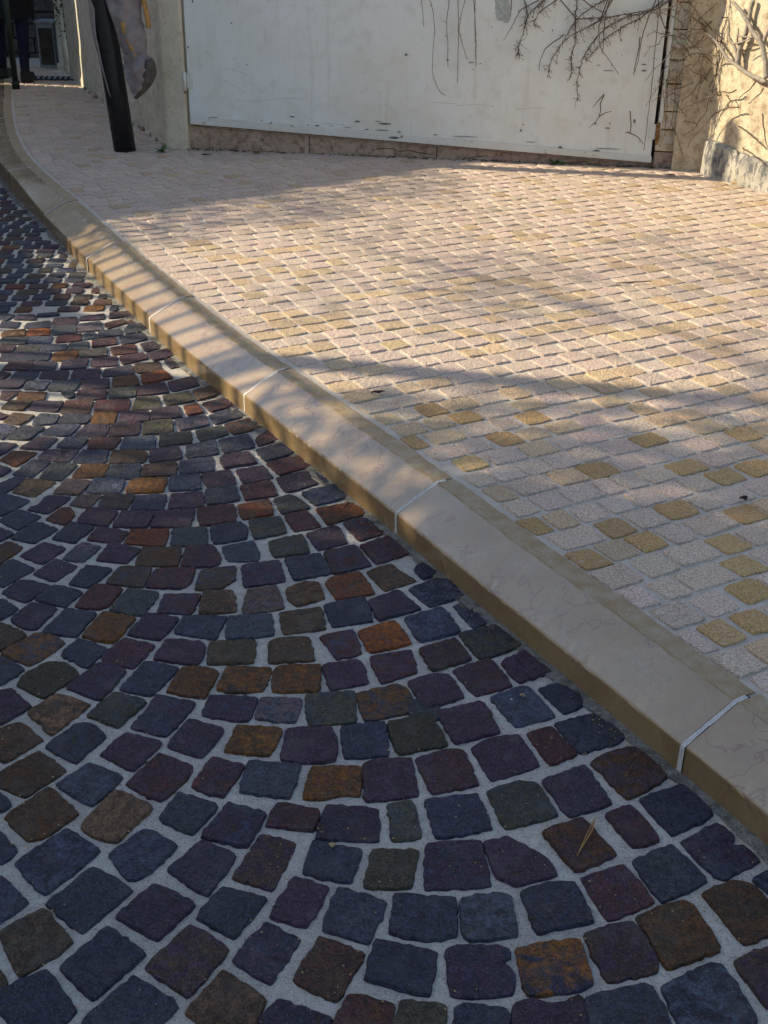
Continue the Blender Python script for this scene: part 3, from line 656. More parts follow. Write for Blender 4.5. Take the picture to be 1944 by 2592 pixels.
def stone_geo(pts, z0, h, seg, amp, rnd, rngg, tilt=0.02, shoulder=0.006, dome=0.0015, simple=False, grow=0.0):
    if grow:
        m_ = Vector((sum(p[0] for p in pts) / len(pts), sum(p[1] for p in pts) / len(pts)))
        pts = [Vector(p) + (Vector(p) - m_).normalized() * grow for p in pts]
    o = rough_outline(pts, seg, amp, rnd, rngg)
    k = len(o)
    cx = sum(p.x for p in o) / k
    cy = sum(p.y for p in o) / k
    c = Vector((cx, cy))
    tx, ty = rngg.gauss(0, tilt), rngg.gauss(0, tilt)
    zz = lambda p: tx * (p.x - cx) + ty * (p.y - cy)
    verts, faces = [], []
    def ring(inset, z, jit=0.0):
        b = len(verts)
        for p in o:
            dd = c - p
            q = p + dd.normalized() * min(inset * rngg.uniform(0.7, 1.3), dd.length * 0.5)
            verts.append((q.x, q.y, z + zz(q) + rngg.gauss(0, jit)))
        return b
    rs = [ring(-0.0005, z0)]
    if not simple:
        rs.append(ring(0.0012, z0 + h * 0.62, 0.0005))
    rs.append(ring(shoulder, z0 + h, 0.0005))
    for a, b in zip(rs, rs[1:]):
        for i in range(k):
            j = (i + 1) % k
            faces.append((a + i, a + j, b + j, b + i))
    verts.append((cx, cy, z0 + h + dome))
    for i in range(k):
        faces.append((rs[-1] + i, rs[-1] + (i + 1) % k, len(verts) - 1))
    return verts, faces


SETT_COL = {'k': (0.027, 0.029, 0.049), 'p': (0.044, 0.020, 0.035), 'b': (0.063, 0.034, 0.016), 'c': (0.080, 0.029, 0.005),
            'o': (0.139, 0.050, 0.005), 'O': (0.262, 0.071, 0.005), 'R': (0.142, 0.033, 0.005), 'r': (0.069, 0.018, 0.019),
            'g': (0.037, 0.042, 0.044), 'v': (0.052, 0.042, 0.022), 'l': (0.048, 0.056, 0.080), 'd': (0.134, 0.070, 0.034), 'q': (0.107, 0.071, 0.077)}


def vary(c, rngg, s=0.14):
    k = 1 + rngg.gauss(0, s)
    return tuple(max(0.005, x * k * (1 + rngg.gauss(0, s * 0.22))) for x in c)


PAIR = {'k': 'kkpgl', 'p': 'pkrbp', 'b': 'bckrd', 'c': 'cbkop', 'o': 'ocbko', 'O': 'OoRc', 'R': 'RcrO', 'r': 'rpkc', 'g': 'gkvl', 'v': 'vbkg', 'l': 'lkgq', 'd': 'dbqc', 'q': 'qpld'}


# ------------------------------------------------------------------ road setts
rs_ = random.Random(5)
stones = []
for s in SETTS.split('|'):
    p = s.split()
    stones.append((p[0], [tuple(int(q) / 1000.0 for q in e.split(',')) for e in p[1:]]))


def ctr(pts):
    return (sum(p[0] for p in pts) / len(pts), sum(p[1] for p in pts) / len(pts))


def parea(pts):
    return 0.5 * abs(sum(pts[i - 1][0] * pts[i][1] - pts[i][0] * pts[i - 1][1] for i in range(len(pts))))


stones.sort(key=lambda s: -parea(s[1]) / (ctr(s[1])[1] ** 2 + ctr(s[1])[0] ** 2 + 1.9) ** 1.5)
taken = {}


def cell(x, y):
    return (int(math.floor(x / 0.1)), int(math.floor(y / 0.1)))


def near_taken(x, y, d):
    cx, cy = cell(x, y)
    for i in (-1, 0, 1):
        for j in (-1, 0, 1):
            for q in taken.get((cx + i, cy + j), ()):
                if (q[0] - x) ** 2 + (q[1] - y) ** 2 < d * d:
                    return True
    return False


def take(x, y):
    taken.setdefault(cell(x, y), []).append((x, y))


FIXC = [ctr(p) for _, p in stones]


def near_fixed(x, y, d):
    return any((a - x) ** 2 + (b - y) ** 2 < d * d for a, b in FIXC)


rest_v, rest_f, rest_c, rest_d = [], [], [], []
for k, (cc, pts) in enumerate(stones):
    c = ctr(pts)
    take(*c)
    col = vary(SETT_COL[cc], rs_, 0.12)
    col2 = vary(SETT_COL[rs_.choice(PAIR[cc])], rs_, 0.2)
    h = rs_.uniform(0.005, 0.0085)
    v, f = stone_geo(pts, -0.001, h, 0.010 if c[1] < 3.2 else 0.018, 0.0022, 0.009, rs_, 0.016, 0.0022, rs_.uniform(-0.0004, 0.0008), grow=0.0050)
    if k < 300:
        mesh_obj('cobble', v, f, M_SETT, road, [col] * len(v), 'sides', cols2=[col2] * len(v))
    else:
        b = len(rest_v)
        rest_v += v
        rest_f += [tuple(i + b for i in q) for q in f]
        rest_c += [col] * len(v)
        rest_d += [col2] * len(v)

# rows carry on beyond the stones picked out one by one
CODES = 'kkkkkkpppppprrrbbggvvlocR'
RA = R(14)
RU, RV = Vector((math.cos(RA), math.sin(RA))), Vector((-math.sin(RA), math.cos(RA)))
for i in range(-30, 160):
    vc = 0.4 + 0.0865 * i
    uc = -7.0 + rs_.uniform(0, .09)
    while uc < 3.0:
        w = rs_.uniform(0.080, 0.100)
        uc += w
        wav = 0.05 * math.sin(uc * 2.6 + vc * 0.7)
        cc = RU * (uc - w / 2) + RV * (vc + wav)
        x, y = cc.x, cc.y
        if y < 0.5 or y > 12 or x < -0.36 * y - 0.9 or x > 1.6 or near_fixed(x, y, 0.079):
            continue
        kd = kerb_dist(x, y)
        if kd < 0.012:
            continue
        if kd < 0.040:
            pk, dk, nk = kerb_at(s_near((x, y)))
            cc = cc - nk * (0.040 - kd) * 0.6
            w *= 0.62
        th = RA + 0.13 * math.cos(uc * 2.6 + vc * 0.7)
        t = Vector((math.cos(th), math.sin(th)))
        nn = Vector((-t.y, t.x))
        hw, hd_ = (w - rs_.uniform(.009, .016)) / 2, (0.0865 - rs_.uniform(.008, .014)) / 2
        q = [cc + t * (sx * hw + rs_.gauss(0, .002)) + nn * (sy * hd_ + rs_.gauss(0, .002)) for sx, sy in ((-1, -1), (1, -1), (1, 1), (-1, 1))]
        v, f = stone_geo(q, -0.001, rs_.uniform(0.005, 0.008), 0.03, 0.0018, 0.010, rs_, 0.016, 0.0035, 0.0005, True)
        k_ = rs_.choice(CODES)
        b = len(rest_v)
        rest_v += v
        rest_f += [tuple(a + b for a in z) for z in f]
        rest_c += [vary(SETT_COL[k_], rs_, 0.12)] * len(v)
        rest_d += [vary(SETT_COL[rs_.choice(PAIR[k_])], rs_, 0.2)] * len(v)
o = mesh_obj('distant_cobble', rest_v, rest_f, M_SETT, road, rest_c, 'sides', cols2=rest_d)
o['kind'] = 'stuff'

# ------------------------------------------------------------------ kerb stones
kerb = tag(empty('kerb', (0, 0, 0)), 'sloped yellow limestone kerb between road and pavement', 'kerb', kind='structure')
JP = [(0.548, 1.712), (0.034, 2.612), (-0.441, 3.415), (-0.885, 4.19), (-1.325, 4.99), (-1.712, 5.80)]
JS = [s_near(p) for p in JP]
s = JS[0] - 0.98
pre = []
while s > 0.3:
    pre.append(s)
    s -= 0.97
JS = pre[::-1] + JS
s = JS[-1] + 0.95
while s < KLEN[-1] - 0.3:
    JS.append(s)
    s += 0.95
FAR_S = s_near((-1.712, 5.80))
rk = random.Random(8)


def kerb_profile(s):
    """(offset, height, slot) from the buried foot of the front round to the buried back"""
    t = max(0.0, min(1.0, (s - FAR_S) / 0.8))
    t = t * t * (3 - 2 * t)
    zf = 0.064 + (0.112 - 0.064) * t
    zi = 0.121
    w = 0.116
    pr = [(0.0, -0.05), (0.0, zf - 0.005), (0.0012, zf - 0.0015), (0.0042, zf + 0.0012)]
    for k in range(1, 5):
        q = k / 5.0
        pr.append((0.0042 + (w - 0.0042) * q, zf + 0.0012 + (zi - zf - 0.0012) * q + 0.0012 * math.sin(math.pi * q)))
    pr += [(w, zi), (w + 0.004, zi + 0.0025), (w + 0.03, zi + 0.0035), (KW - 0.006, zi + 0.003), (KW, zi - 0.002), (KW, -0.05)]
    return pr


for a, b in zip(JS, JS[1:]):
    g = 0.006
    s0, s1 = a + g, b - g
    near = kerb_at(a)[0].y < 6
    dn_, dz_ = rk.gauss(0, .0016), rk.gauss(0, .0014)
    k = 70 if near else 8
    v, f, mi = [], [], []
    for i in range(k + 1):
        s = s0 + (s1 - s0) * i / k
        p, d, nn = kerb_at(s)
        pr = kerb_profile(s)
        for j, (off, z) in enumerate(pr):
            wob = 0.0
            if j in (2, 3):
                ch = noise.noise((p.x * 30, p.y * 30, 7.0))
                wob = -0.0028 * max(0.0, ch - 0.30) / 0.5 - 0.0012 * max(0.0, noise.noise((p.x * 90, p.y * 90, 1.0)))
            if j >= 9 and j <= 12:
                z += 0.0035 * noise.noise((p.x * 28 + off * 60, p.y * 28, 2.0 + off * 40))
            if j == 8:
                off += 0.007 * noise.noise((p.x * 22, p.y * 22, 5.0))
            v.append((p.x + nn.x * (off - wob * 0.6 + dn_), p.y + nn.y * (off - wob * 0.6 + dn_), z + wob + dz_))
    m = len(kerb_profile(0))
    for i in range(k):
        for j in range(m - 1):
            f.append((i * m + j, i * m + j + 1, (i + 1) * m + j + 1, (i + 1) * m + j))
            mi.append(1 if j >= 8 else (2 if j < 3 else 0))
    f.append(tuple(range(m - 1, -1, -1)))
    mi.append(0)
    f.append(tuple(k * m + j for j in range(m)))
    mi.append(0)
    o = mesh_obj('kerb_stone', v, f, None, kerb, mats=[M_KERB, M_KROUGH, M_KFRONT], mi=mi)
    recalc(o)
    # white joint at the near end, a hair below the stone faces
    p, d, nn = kerb_at(a)
    pr = kerb_profile(a)
    wj = 0.0058
    jv, jf = [], []
    for sg in (-1, 1):
        for off, z in pr[:11]:
            q = p + nn * (off - 0.0008) + d * (sg * wj * rk.uniform(.75, 1.15))
            z2 = z + 0.0007
            jv.append((q.x, q.y, z2))
    mm_ = 11
    for j in range(mm_ - 1):
        jf.append((j, j + 1, mm_ + j + 1, mm_ + j))
    recalc(mesh_obj('mortar_joint', jv, jf, M_JOINT, kerb))

# ------------------------------------------------------------------ pavement setts in straight rows
UA = R(29.5)
UU, VV = Vector((math.cos(UA), math.sin(UA))), Vector((-math.sin(UA), math.cos(UA)))
V0, VP = 1.304, 0.0929
GA = Vector((-1.234, 7.376))                       # gate foot line
GD = Vector((math.cos(R(-7.065)), math.sin(R(-7.065))))
GN = Vector((GD.y, -GD.x))                         # towards the street
inner = [(Vector((x, y)).dot(VV), Vector((x, y)).dot(UU)) for x, y, z in kerb_line(KW + 0.014, 0, step=0.03)]
WALLB = [Vector((1.799, 6.885)), Vector((2.05, 6.416)), Vector((3.3, 4.1))]
LW0, LW1 = Vector((-1.431, 7.521)), Vector((-2.728, 10.558))


def row_start(v):
    for (va, ua), (vb, ub) in zip(inner, inner[1:]):
        if (va - v) * (vb - v) <= 0 and va != vb:
            return ua + (ub - ua) * (v - va) / (vb - va)
    return None


def inside_pave(p):
    if (p - GA).dot(GN) < 0.0 and p.x > -1.40:
        return False
    if p.x <= -1.40:
        d = (LW1 - LW0).normalized()
        nn = Vector((-d.y, d.x))
        if (p - LW0).dot(nn) < 0.0:
            return False
    d = (WALLB[1] - WALLB[0]).normalized()
    nn = Vector((d.y, -d.x))
    if (p - WALLB[0]).dot(nn) < 0.0 and p.x > 1.5:
        return False
    return True


rp = random.Random(21)
BEIGE = [(0.53, 0.432, 0.350), (0.51, 0.415, 0.328), (0.55, 0.452, 0.372), (0.535, 0.425, 0.352), (0.53, 0.435, 0.335)]
OCHRE = [(0.43, 0.285, 0.125), (0.46, 0.315, 0.150), (0.41, 0.27, 0.125)]
fixed = {}
for u, v, w in PAV_FIXED:
    fixed.setdefault(round((v / 1000.0 - V0) / VP), []).append((u / 1000.0, w / 1000.0))
och = [(u / 1000.0, v / 1000.0) for u, v in PAV_OCHRE]
STRONG = {(u, w) for k, (u, v, w) in enumerate(PAV_FIXED) if k < 11 or k in (12, 13, 14, 15, 16, 17, 18, 21, 22, 23, 24, 25)}
pavers = []
for i in range(-14, 118):
    vc = V0 + VP * i
    us = row_start(vc)
    if us is None:
        continue
    # the row line undulates slightly
    segs = []
    fx = sorted(fixed.get(i, []))
    cur = us
    stops = [(u - w / 2 - 0.009, u + w / 2 + 0.009, True, (round(u * 1000), round(w * 1000)) in STRONG) for u, w in fx] + [(us + 9.0, us + 9.0, None, False)]
    for lo, hi, fl, st in stops:
        room = lo - cur
        if room > 0.03:
            kk = max(1, int(round(min(room, 7.5) / 0.0925)))
            ws = [rp.uniform(0.74, 1.26) for _ in range(kk)]
            tot = sum(ws)
            for w in ws:
                wd = min(room, 7.5) * w / tot
                segs.append((cur, cur + wd, False, False))
                cur += wd
        if fl:
            segs.append((max(lo, cur - 0.02), hi, True, st))
            cur = hi
    for lo, hi, fl, st in segs:
        uc = (lo + hi) / 2
        p = UU * uc + VV * vc
        if not inside_pave(p) or p.x > 0.37 * p.y + 1.1 or p.x < -0.37 * p.y - 0.6 or p.y > 11.6:
            continue
        j = rp.uniform(0.0040, 0.0075)
        a, b = lo + j, hi - j
        if b - a < 0.02:
            continue
        dv0, dv1 = VP / 2 - rp.uniform(0.0040, 0.0080), VP / 2 - rp.uniform(0.0040, 0.0080)
        q = [UU * (a + rp.gauss(0, .002)) + VV * (vc - dv0 + rp.gauss(0, .002)), UU * (b + rp.gauss(0, .002)) + VV * (vc - dv0 + rp.gauss(0, .002)),
             UU * (b + rp.gauss(0, .002)) + VV * (vc + dv1 + rp.gauss(0, .002)), UU * (a + rp.gauss(0, .002)) + VV * (vc + dv1 + rp.gauss(0, .002))]
        if fl:
            col = vary(OCHRE[rp.randrange(3)] if st else BEIGE[rp.randrange(5)], rp, 0.06)
        elif any(abs(uo - uc) < 0.05 and abs(vo - vc) < 0.05 for uo, vo in och):
            col = vary((0.52, 0.395, 0.250), rp, 0.06)
        elif rp.random() < 0.06:
            col = vary((0.47, 0.36, 0.235), rp, 0.06)
        else:
            col = vary(BEIGE[rp.randrange(5)], rp, 0.045)
        pavers.append((p, q, col))


def view_size(p):
    d = math.sqrt(p.x ** 2 + p.y ** 2 + 1.6)
    if abs(p.x) > 0.335 * (p.y * 0.89 + 0.58) + 0.02:
        return 0
    return 1.27 / d ** 3


pavers.sort(key=lambda t: -view_size(t[0]))
fv, ff, fc = [], [], []
for k, (p, q, col) in enumerate(pavers):
    nearp = p.y < 4.2
    v, f = stone_geo(q, PZ - 0.009, rp.uniform(0.0065, 0.0095), 0.016 if nearp else 0.04, 0.0022, 0.006, rp, 0.018, 0.0022, 0.0003, not nearp)
    if k < 300:
        mesh_obj('paver', v, f, M_PAVER, pave, [col] * len(v), 'sides')
    else:
        b = len(fv)
        fv += v
        ff += [tuple(a + b for a in z) for z in f]
        fc += [col] * len(v)
o = mesh_obj('distant_paver', fv, ff, M_PAVER, pave, fc, 'sides')
o['kind'] = 'stuff'

# ------------------------------------------------------------------ gate
def gpt(u, z, off=0.0):
    q = GA + GD * u + GN * off
    return (q.x, q.y, z)


def gate_slab(mb, poly, o0, o1):
    """poly in gate coordinates (along, height); solid between offsets o0 (back) and o1 (front)"""
    m = len(poly)
    mb.add([gpt(u, z, o0) for u, z in poly] + [gpt(u, z, o1) for u, z in poly],
           [tuple(range(m)), tuple(range(2 * m - 1, m - 1, -1))] + [(i, m + i, m + (i + 1) % m, (i + 1) % m) for i in range(m)])


def gslab(name, poly, o0, o1, mat, parent, bev=0.0):
    mb = MB()
    gate_slab(mb, poly, o0, o1)
    o = mb.build(name, mat, parent)
    if bev:
        bevel(o, bev)
    else:
        recalc(o)
    return o


zb = lambda u: 0.273 + (0.151 - 0.273) * (u - 0.009) / 2.79
gate = tag(empty('metal_gate', (0, 0, 0)), 'wide off-white sheet metal gate, scratched, with rusty bottom edge', 'gate')
gslab('panel', [(0.012, zb(0.012) + 0.05), (2.784, zb(2.784) + 0.036), (2.784, 2.15), (0.012, 2.15)], -0.045, -0.004, M_GATE, gate, 0.003)
gslab('bottom_rail', [(0.012, zb(0.012)), (2.790, zb(2.790)), (2.790, zb(2.790) + 0.037), (0.012, zb(0.012) + 0.051)], -0.046, 0.002, M_RAIL, gate, 0.004)
gslab('rusty_edge', [(0.012, zb(0.012) - 0.006), (2.796, zb(2.796) - 0.006), (2.796, zb(2.796) - 0.0005), (0.012, zb(0.012) - 0.0005)], -0.042, -0.001, M_RUST, gate)
gslab('top_rail', [(0.012, 2.152), (2.796, 2.152), (2.796, 2.20), (0.012, 2.20)], -0.047, 0.003, M_RAIL, gate, 0.004)
rg = random.Random(4)


def blob(u, z, w, h, rr, k=9):
    return [(u + w / 2 * math.cos(2 * math.pi * i / k) * rr.uniform(.55, 1.15), z + h / 2 * math.sin(2 * math.pi * i / k) * rr.uniform(.5, 1.2)) for i in range(k)]


for u, z, w, h in CHIPS:
    u, z, w, h = u / 1000., z / 1000., w / 1000., h / 1000.
    onrail = z < zb(u) + 0.052
    mb = MB()
    gate_slab(mb, blob(u, z, w, h, rg), 0.0, 0.0032 if onrail else -0.003)
    recalc(mb.build('paint_chip', M_CHIP, gate))
for s in SCRATCHES:
    P = [Vector((a / 1000., b / 1000.)) for a, b in s]
    Q = catmull([tuple(p) for p in P], 5)
    poly = [(p.x, p.y - 0.0010 * rg.uniform(.4, 1.3)) for p in Q] + [(p.x, p.y + 0.0010 * rg.uniform(.4, 1.3)) for p in Q[::-1]]
    mb = MB()
    m = len(Q)
    for i in range(m - 1):
        mb.add([gpt(*poly[i], -0.0033), gpt(*poly[i + 1], -0.0033), gpt(*poly[2 * m - 2 - i], -0.0033), gpt(*poly[2 * m - 1 - i], -0.0033)], [(0, 1, 2, 3)])
    recalc(mb.build('scratch', M_SCRATCH, gate))
for s in SMUDGES:
    pts = [(a / 1000., b / 1000. + (0.10 if b > 930 else 0)) for a, b in s]
    poly = [(p.x, p.y) for p in rough_outline(pts, 0.012, 0.004, 0.01, rg)]
    mb = MB()
    gate_slab(mb, poly, -0.005, -0.0034)
    recalc(mb.build('paint_smudge', M_SMUDGE, gate))
# hinges
for u0, z0, sg in ((-0.004, 0.52, -1), (2.806, 0.325, 1)):
    mb = MB()
    mb.tube([gpt(u0, z0 - 0.055, 0.012), gpt(u0, z0 + 0.055, 0.012)], 0.011, 10)
    hg = mb.build('hinge', M_RUST if sg > 0 else M_RAIL, gate, True)
    gslab('hinge_leaf', [(u0 - sg * 0.045, z0 - 0.04), (u0 - sg * 0.012, z0 - 0.04), (u0 - sg * 0.012, z0 + 0.045), (u0 - sg * 0.045, z0 + 0.045)][::1 if sg < 0 else -1], -0.003, 0.006, M_RAIL, hg, 0.001)
    gslab('hinge_pin', [(u0 - 0.006, z0 - 0.068), (u0 + 0.006, z0 - 0.068), (u0 + 0.006, z0 - 0.056), (u0 - 0.006, z0 - 0.056)], 0.006, 0.018, M_RUST, hg)

# threshold under the gate
th_ = tag(empty('threshold', (0, 0, 0)), 'low pinkish stone threshold strip with cracks under the white gate', 'threshold')
cuts = [-0.02, 0.74, 1.52, 2.20, 2.84]
for a, b in zip(cuts, cuts[1:]):
    o = gslab('slab', [(a + 0.002, 0.09), (b - 0.002, 0.09), (b - 0.002, zb(b) - 0.016), (a + 0.002, zb(a) - 0.016)], -0.20, -0.034, M_PLINTH, th_, 0.006)
cr = [[(1.10, 0.13), (1.16, 0.165), (1.25, 0.170), (1.29, 0.155), (1.36, 0.162), (1.42, 0.150), (1.50, 0.145)], [(1.70, 0.128), (1.76, 0.142), (1.83, 0.150)], [(2.28, 0.122), (2.36, 0.134), (2.42, 0.14)]]
for c in cr:
    mb = MB()
    for (a, z1), (b, z2) in zip(c, c[1:]):
        gate_slab(mb, [(a, z1 - .0022), (b, z2 - .0015), (b, z2 + .0015), (a, z1 + .0022)], -0.035, -0.0328)
    recalc(mb.build('crack', M_BLACKBIT, th_))
mb = MB()
rb = random.Random(2)
for i in range(150):
    u = rb.uniform(-0.05, 2.9)
    w, h = rb.uniform(.008, .035), rb.uniform(.002, .007)
    p = GA + GD * u + GN * rb.uniform(-.03, .02)
    mb.tube([(p.x, p.y, PZ - .002), (p.x + GD.x * w * .5, p.y + GD.y * w * .5, PZ + h * .6), (p.x + GD.x * w, p.y + GD.y * w, PZ - .002)], [h * .3, h * .6, h * .3], 5)
o = mb.build('dirt_line', M_DIRT, th_)
o['kind'] = 'stuff'

# ------------------------------------------------------------------ pillar and wall on the hinge side
pil = tag(empty('gate_pillar', (0, 0, 0)), 'cream plastered gate pillar on the hinge side beside the leaning black post', 'pillar')
gslab('shaft', [(-0.145, 0.06), (-0.004, 0.06), (-0.004, 2.30), (-0.145, 2.30)], -0.35, 0.012, M_PLASTER_L, pil, 0.012)
gslab('cap', [(-0.185, 2.302), (0.03, 2.302), (0.03, 2.37), (-0.185, 2.37)], -0.40, 0.05, M_PLASTER_L, pil, 0.01)
d = (LW1 - LW0).normalized()
nL = Vector((-d.y, d.x))
lw = tag(empty('boundary_wall', (0, 0, 0)), 'long grey-beige plaster wall running away behind the leaning black post', 'wall')
A0 = LW0 - d * 0.16
A1 = LW1 + d * 0.25
mb = MB()
seg = 22
v, f = [], []
for i in range(seg + 1):
    p = A0.lerp(A1, i / seg)
    for j in range(15):
        z = 0.02 + (2.1 - 0.02) * j / 14
        w = 0.012 * noise.noise((p.x * 3, p.y * 3, z * 4)) + 0.02 * max(0, 0.35 - z) * (1 + noise.noise((p.x * 7, p.y * 7, z * 9)))
        q = p + nL * (-0.012 + w)
        v.append((q.x, q.y, z))
for i in range(seg):
    for j in range(14):
        f.append((i * 15 + j, (i + 1) * 15 + j, (i + 1) * 15 + j + 1, i * 15 + j + 1))
recalc(mesh_obj('face', v, f, M_PLASTER_G, lw, smooth=True))
mb = MB()
B0, B1 = A0 - nL * 0.05, A1 - nL * 0.05
C0, C1 = A0 - nL * 0.30, A1 - nL * 0.30
mb.prism([B0, C0, C1, B1], 0.02, 2.12)
recalc(mb.build('core', M_PLASTER_G, lw))
mb = MB()
mb.prism([B0 + nL * .08, C0 - nL * .03, C1 - nL * .03, B1 + nL * .08], 2.122, 2.20)
recalc(mb.build('coping', M_PLASTER_L, lw))
# rubble skirting at the wall foot
rw = random.Random(9)
for i in range(16):
    t = (i + rw.uniform(.1, .9)) / 16
    p = A0.lerp(A1, t * 0.8) + nL * rw.uniform(0.0, .02)
    r = rw.uniform(.010, .024)
    pts = [(p.x + r * math.cos(a) * rw.uniform(.6, 1.2), p.y + r * 1.4 * math.sin(a) * rw.uniform(.6, 1.2)) for a in [k * math.pi / 3 for k in range(6)]]
    mb = MB()
    mb.prism(pts, PZ - .02, [PZ + rw.uniform(.008, .03) for _ in pts])
    recalc(mb.build('rubble', M_PLASTER_G if i % 3 else M_PLINTH, lw))

# ------------------------------------------------------------------ frame post, blocks and wall on the latch side
jamb = tag(empty('gate_jamb', (0, 0, 0)), 'rust-stained jamb of cream blocks where the gate shuts against the vine wall', 'jamb')
gslab('gap_shade_strip', [(2.770, 0.16), (2.806, 0.16), (2.806, 2.2), (2.770, 2.2)], -0.08, -0.052, M_BLACKBIT, jamb)  # black backing strip: the shade inside the gap put in as colour
gslab('frame_post', [(2.806, 0.34), (2.826, 0.34), (2.826, 2.2), (2.806, 2.2)], -0.05, 0.006, M_RAIL, jamb, 0.002)
zc = 0.10
hs = [0.115, 0.125, 0.10, 0.15, 0.13, 0.16, 0.14, 0.15, 0.16, 0.15, 0.16, 0.15, 0.16, 0.15]
for i, h in enumerate(hs):
    gslab('block', [(2.828 if i > 2 else 2.804, zc + .003), (2.922 + rg.uniform(-.012, .008), zc + .003), (2.922 + rg.uniform(-.012, .008), zc + h - .003), (2.828 if i > 2 else 2.804, zc + h - .003)],
          -0.30, -0.012 + rg.uniform(-.006, .006), M_QUOIN if i else M_PLINTH, jamb, 0.006)
    zc += h
gslab('mortar_bed', [(2.81, 0.06), (2.918, 0.06), (2.918, zc - .01), (2.81, zc - .01)], -0.28, -0.024, M_RUST, jamb)

vw = tag(empty('vine_wall', (0, 0, 0)), 'sunlit beige plaster wall overgrown by a bare climbing vine', 'wall')
PL = [Vector((1.640, 6.962)), Vector((1.70, 6.956)), Vector((1.76, 6.950)), Vector((1.805, 6.935)), Vector((1.845, 6.845)), Vector((1.92, 6.660)), Vector((2.05, 6.416)), Vector((2.4, 5.77)), Vector((2.85, 4.93)), Vector((3.3, 4.1))]
fine_pl = catmull([tuple(p) for p in PL], 8)
v, f = [], []
NZ = 30
for i, p in enumerate(fine_pl):
    a, b = fine_pl[max(i - 1, 0)], fine_pl[min(i + 1, len(fine_pl) - 1)]
    dd = (b - a).normalized()
    nn = Vector((dd.y, -dd.x))
    for j in range(NZ):
        z = 0.05 + 2.35 * (j / (NZ - 1)) ** 1.3
        w = 0.016 * noise.noise((p.x * 4, p.y * 4, z * 4)) + 0.008 * noise.noise((p.x * 13, p.y * 13, z * 13))
        q = p + nn * w
        v.append((q.x, q.y, z))
for i in range(len(fine_pl) - 1):
    for j in range(NZ - 1):
        f.append((i * NZ + j, (i + 1) * NZ + j, (i + 1) * NZ + j + 1, i * NZ + j + 1))
recalc(mesh_obj('face', v, f, M_PLASTER, vw, smooth=True))
mb = MB()
back = [p + Vector((0.30, 0.16)) for p in PL]
mb.prism([p + Vector((0.05, 0.03)) for p in PL] + back[::-1], 0.0, 2.38)
recalc(mb.build('core', M_PLASTER, vw))
mb = MB()
mb.prism([p + Vector((-0.03, -0.02)) for p in PL] + [p + Vector((0.04, 0.02)) for p in back[::-1]], 2.402, 2.46)
recalc(mb.build('coping', M_PLASTER_L, vw))
# cement skirting from the corner on
sk = [p for p in fine_pl if p.y < 6.89 and p.y > 5.4]
v, f = [], []
for i, p in enumerate(sk):
    a, b = sk[max(i - 1, 0)], sk[min(i + 1, len(sk) - 1)]
    dd = (b - a).normalized()
    nn = Vector((dd.y, -dd.x))
    top = 0.315 - 0.10 * max(0, i - 5) / len(sk) + 0.008 * noise.noise((p.x * 15, p.y * 15, 0.0))
    for off, z in ((0.042, 0.06), (0.040, 0.2), (0.036, top - .015), (0.022, top), (-0.02, top + .004)):
        w = 0.003 * noise.noise((p.x * 10, p.y * 10, z * 10))
        q = p + nn * (off + w)
        v.append((q.x, q.y, z))
for i in range(len(sk) - 1):
    for j in range(4):
        f.append((i * 5 + j, (i + 1) * 5 + j, (i + 1) * 5 + j + 1, i * 5 + j + 1))
f.append((0, 1, 2, 3, 4))
recalc(mesh_obj('cement_skirting', v, f, M_CEMENT, vw))

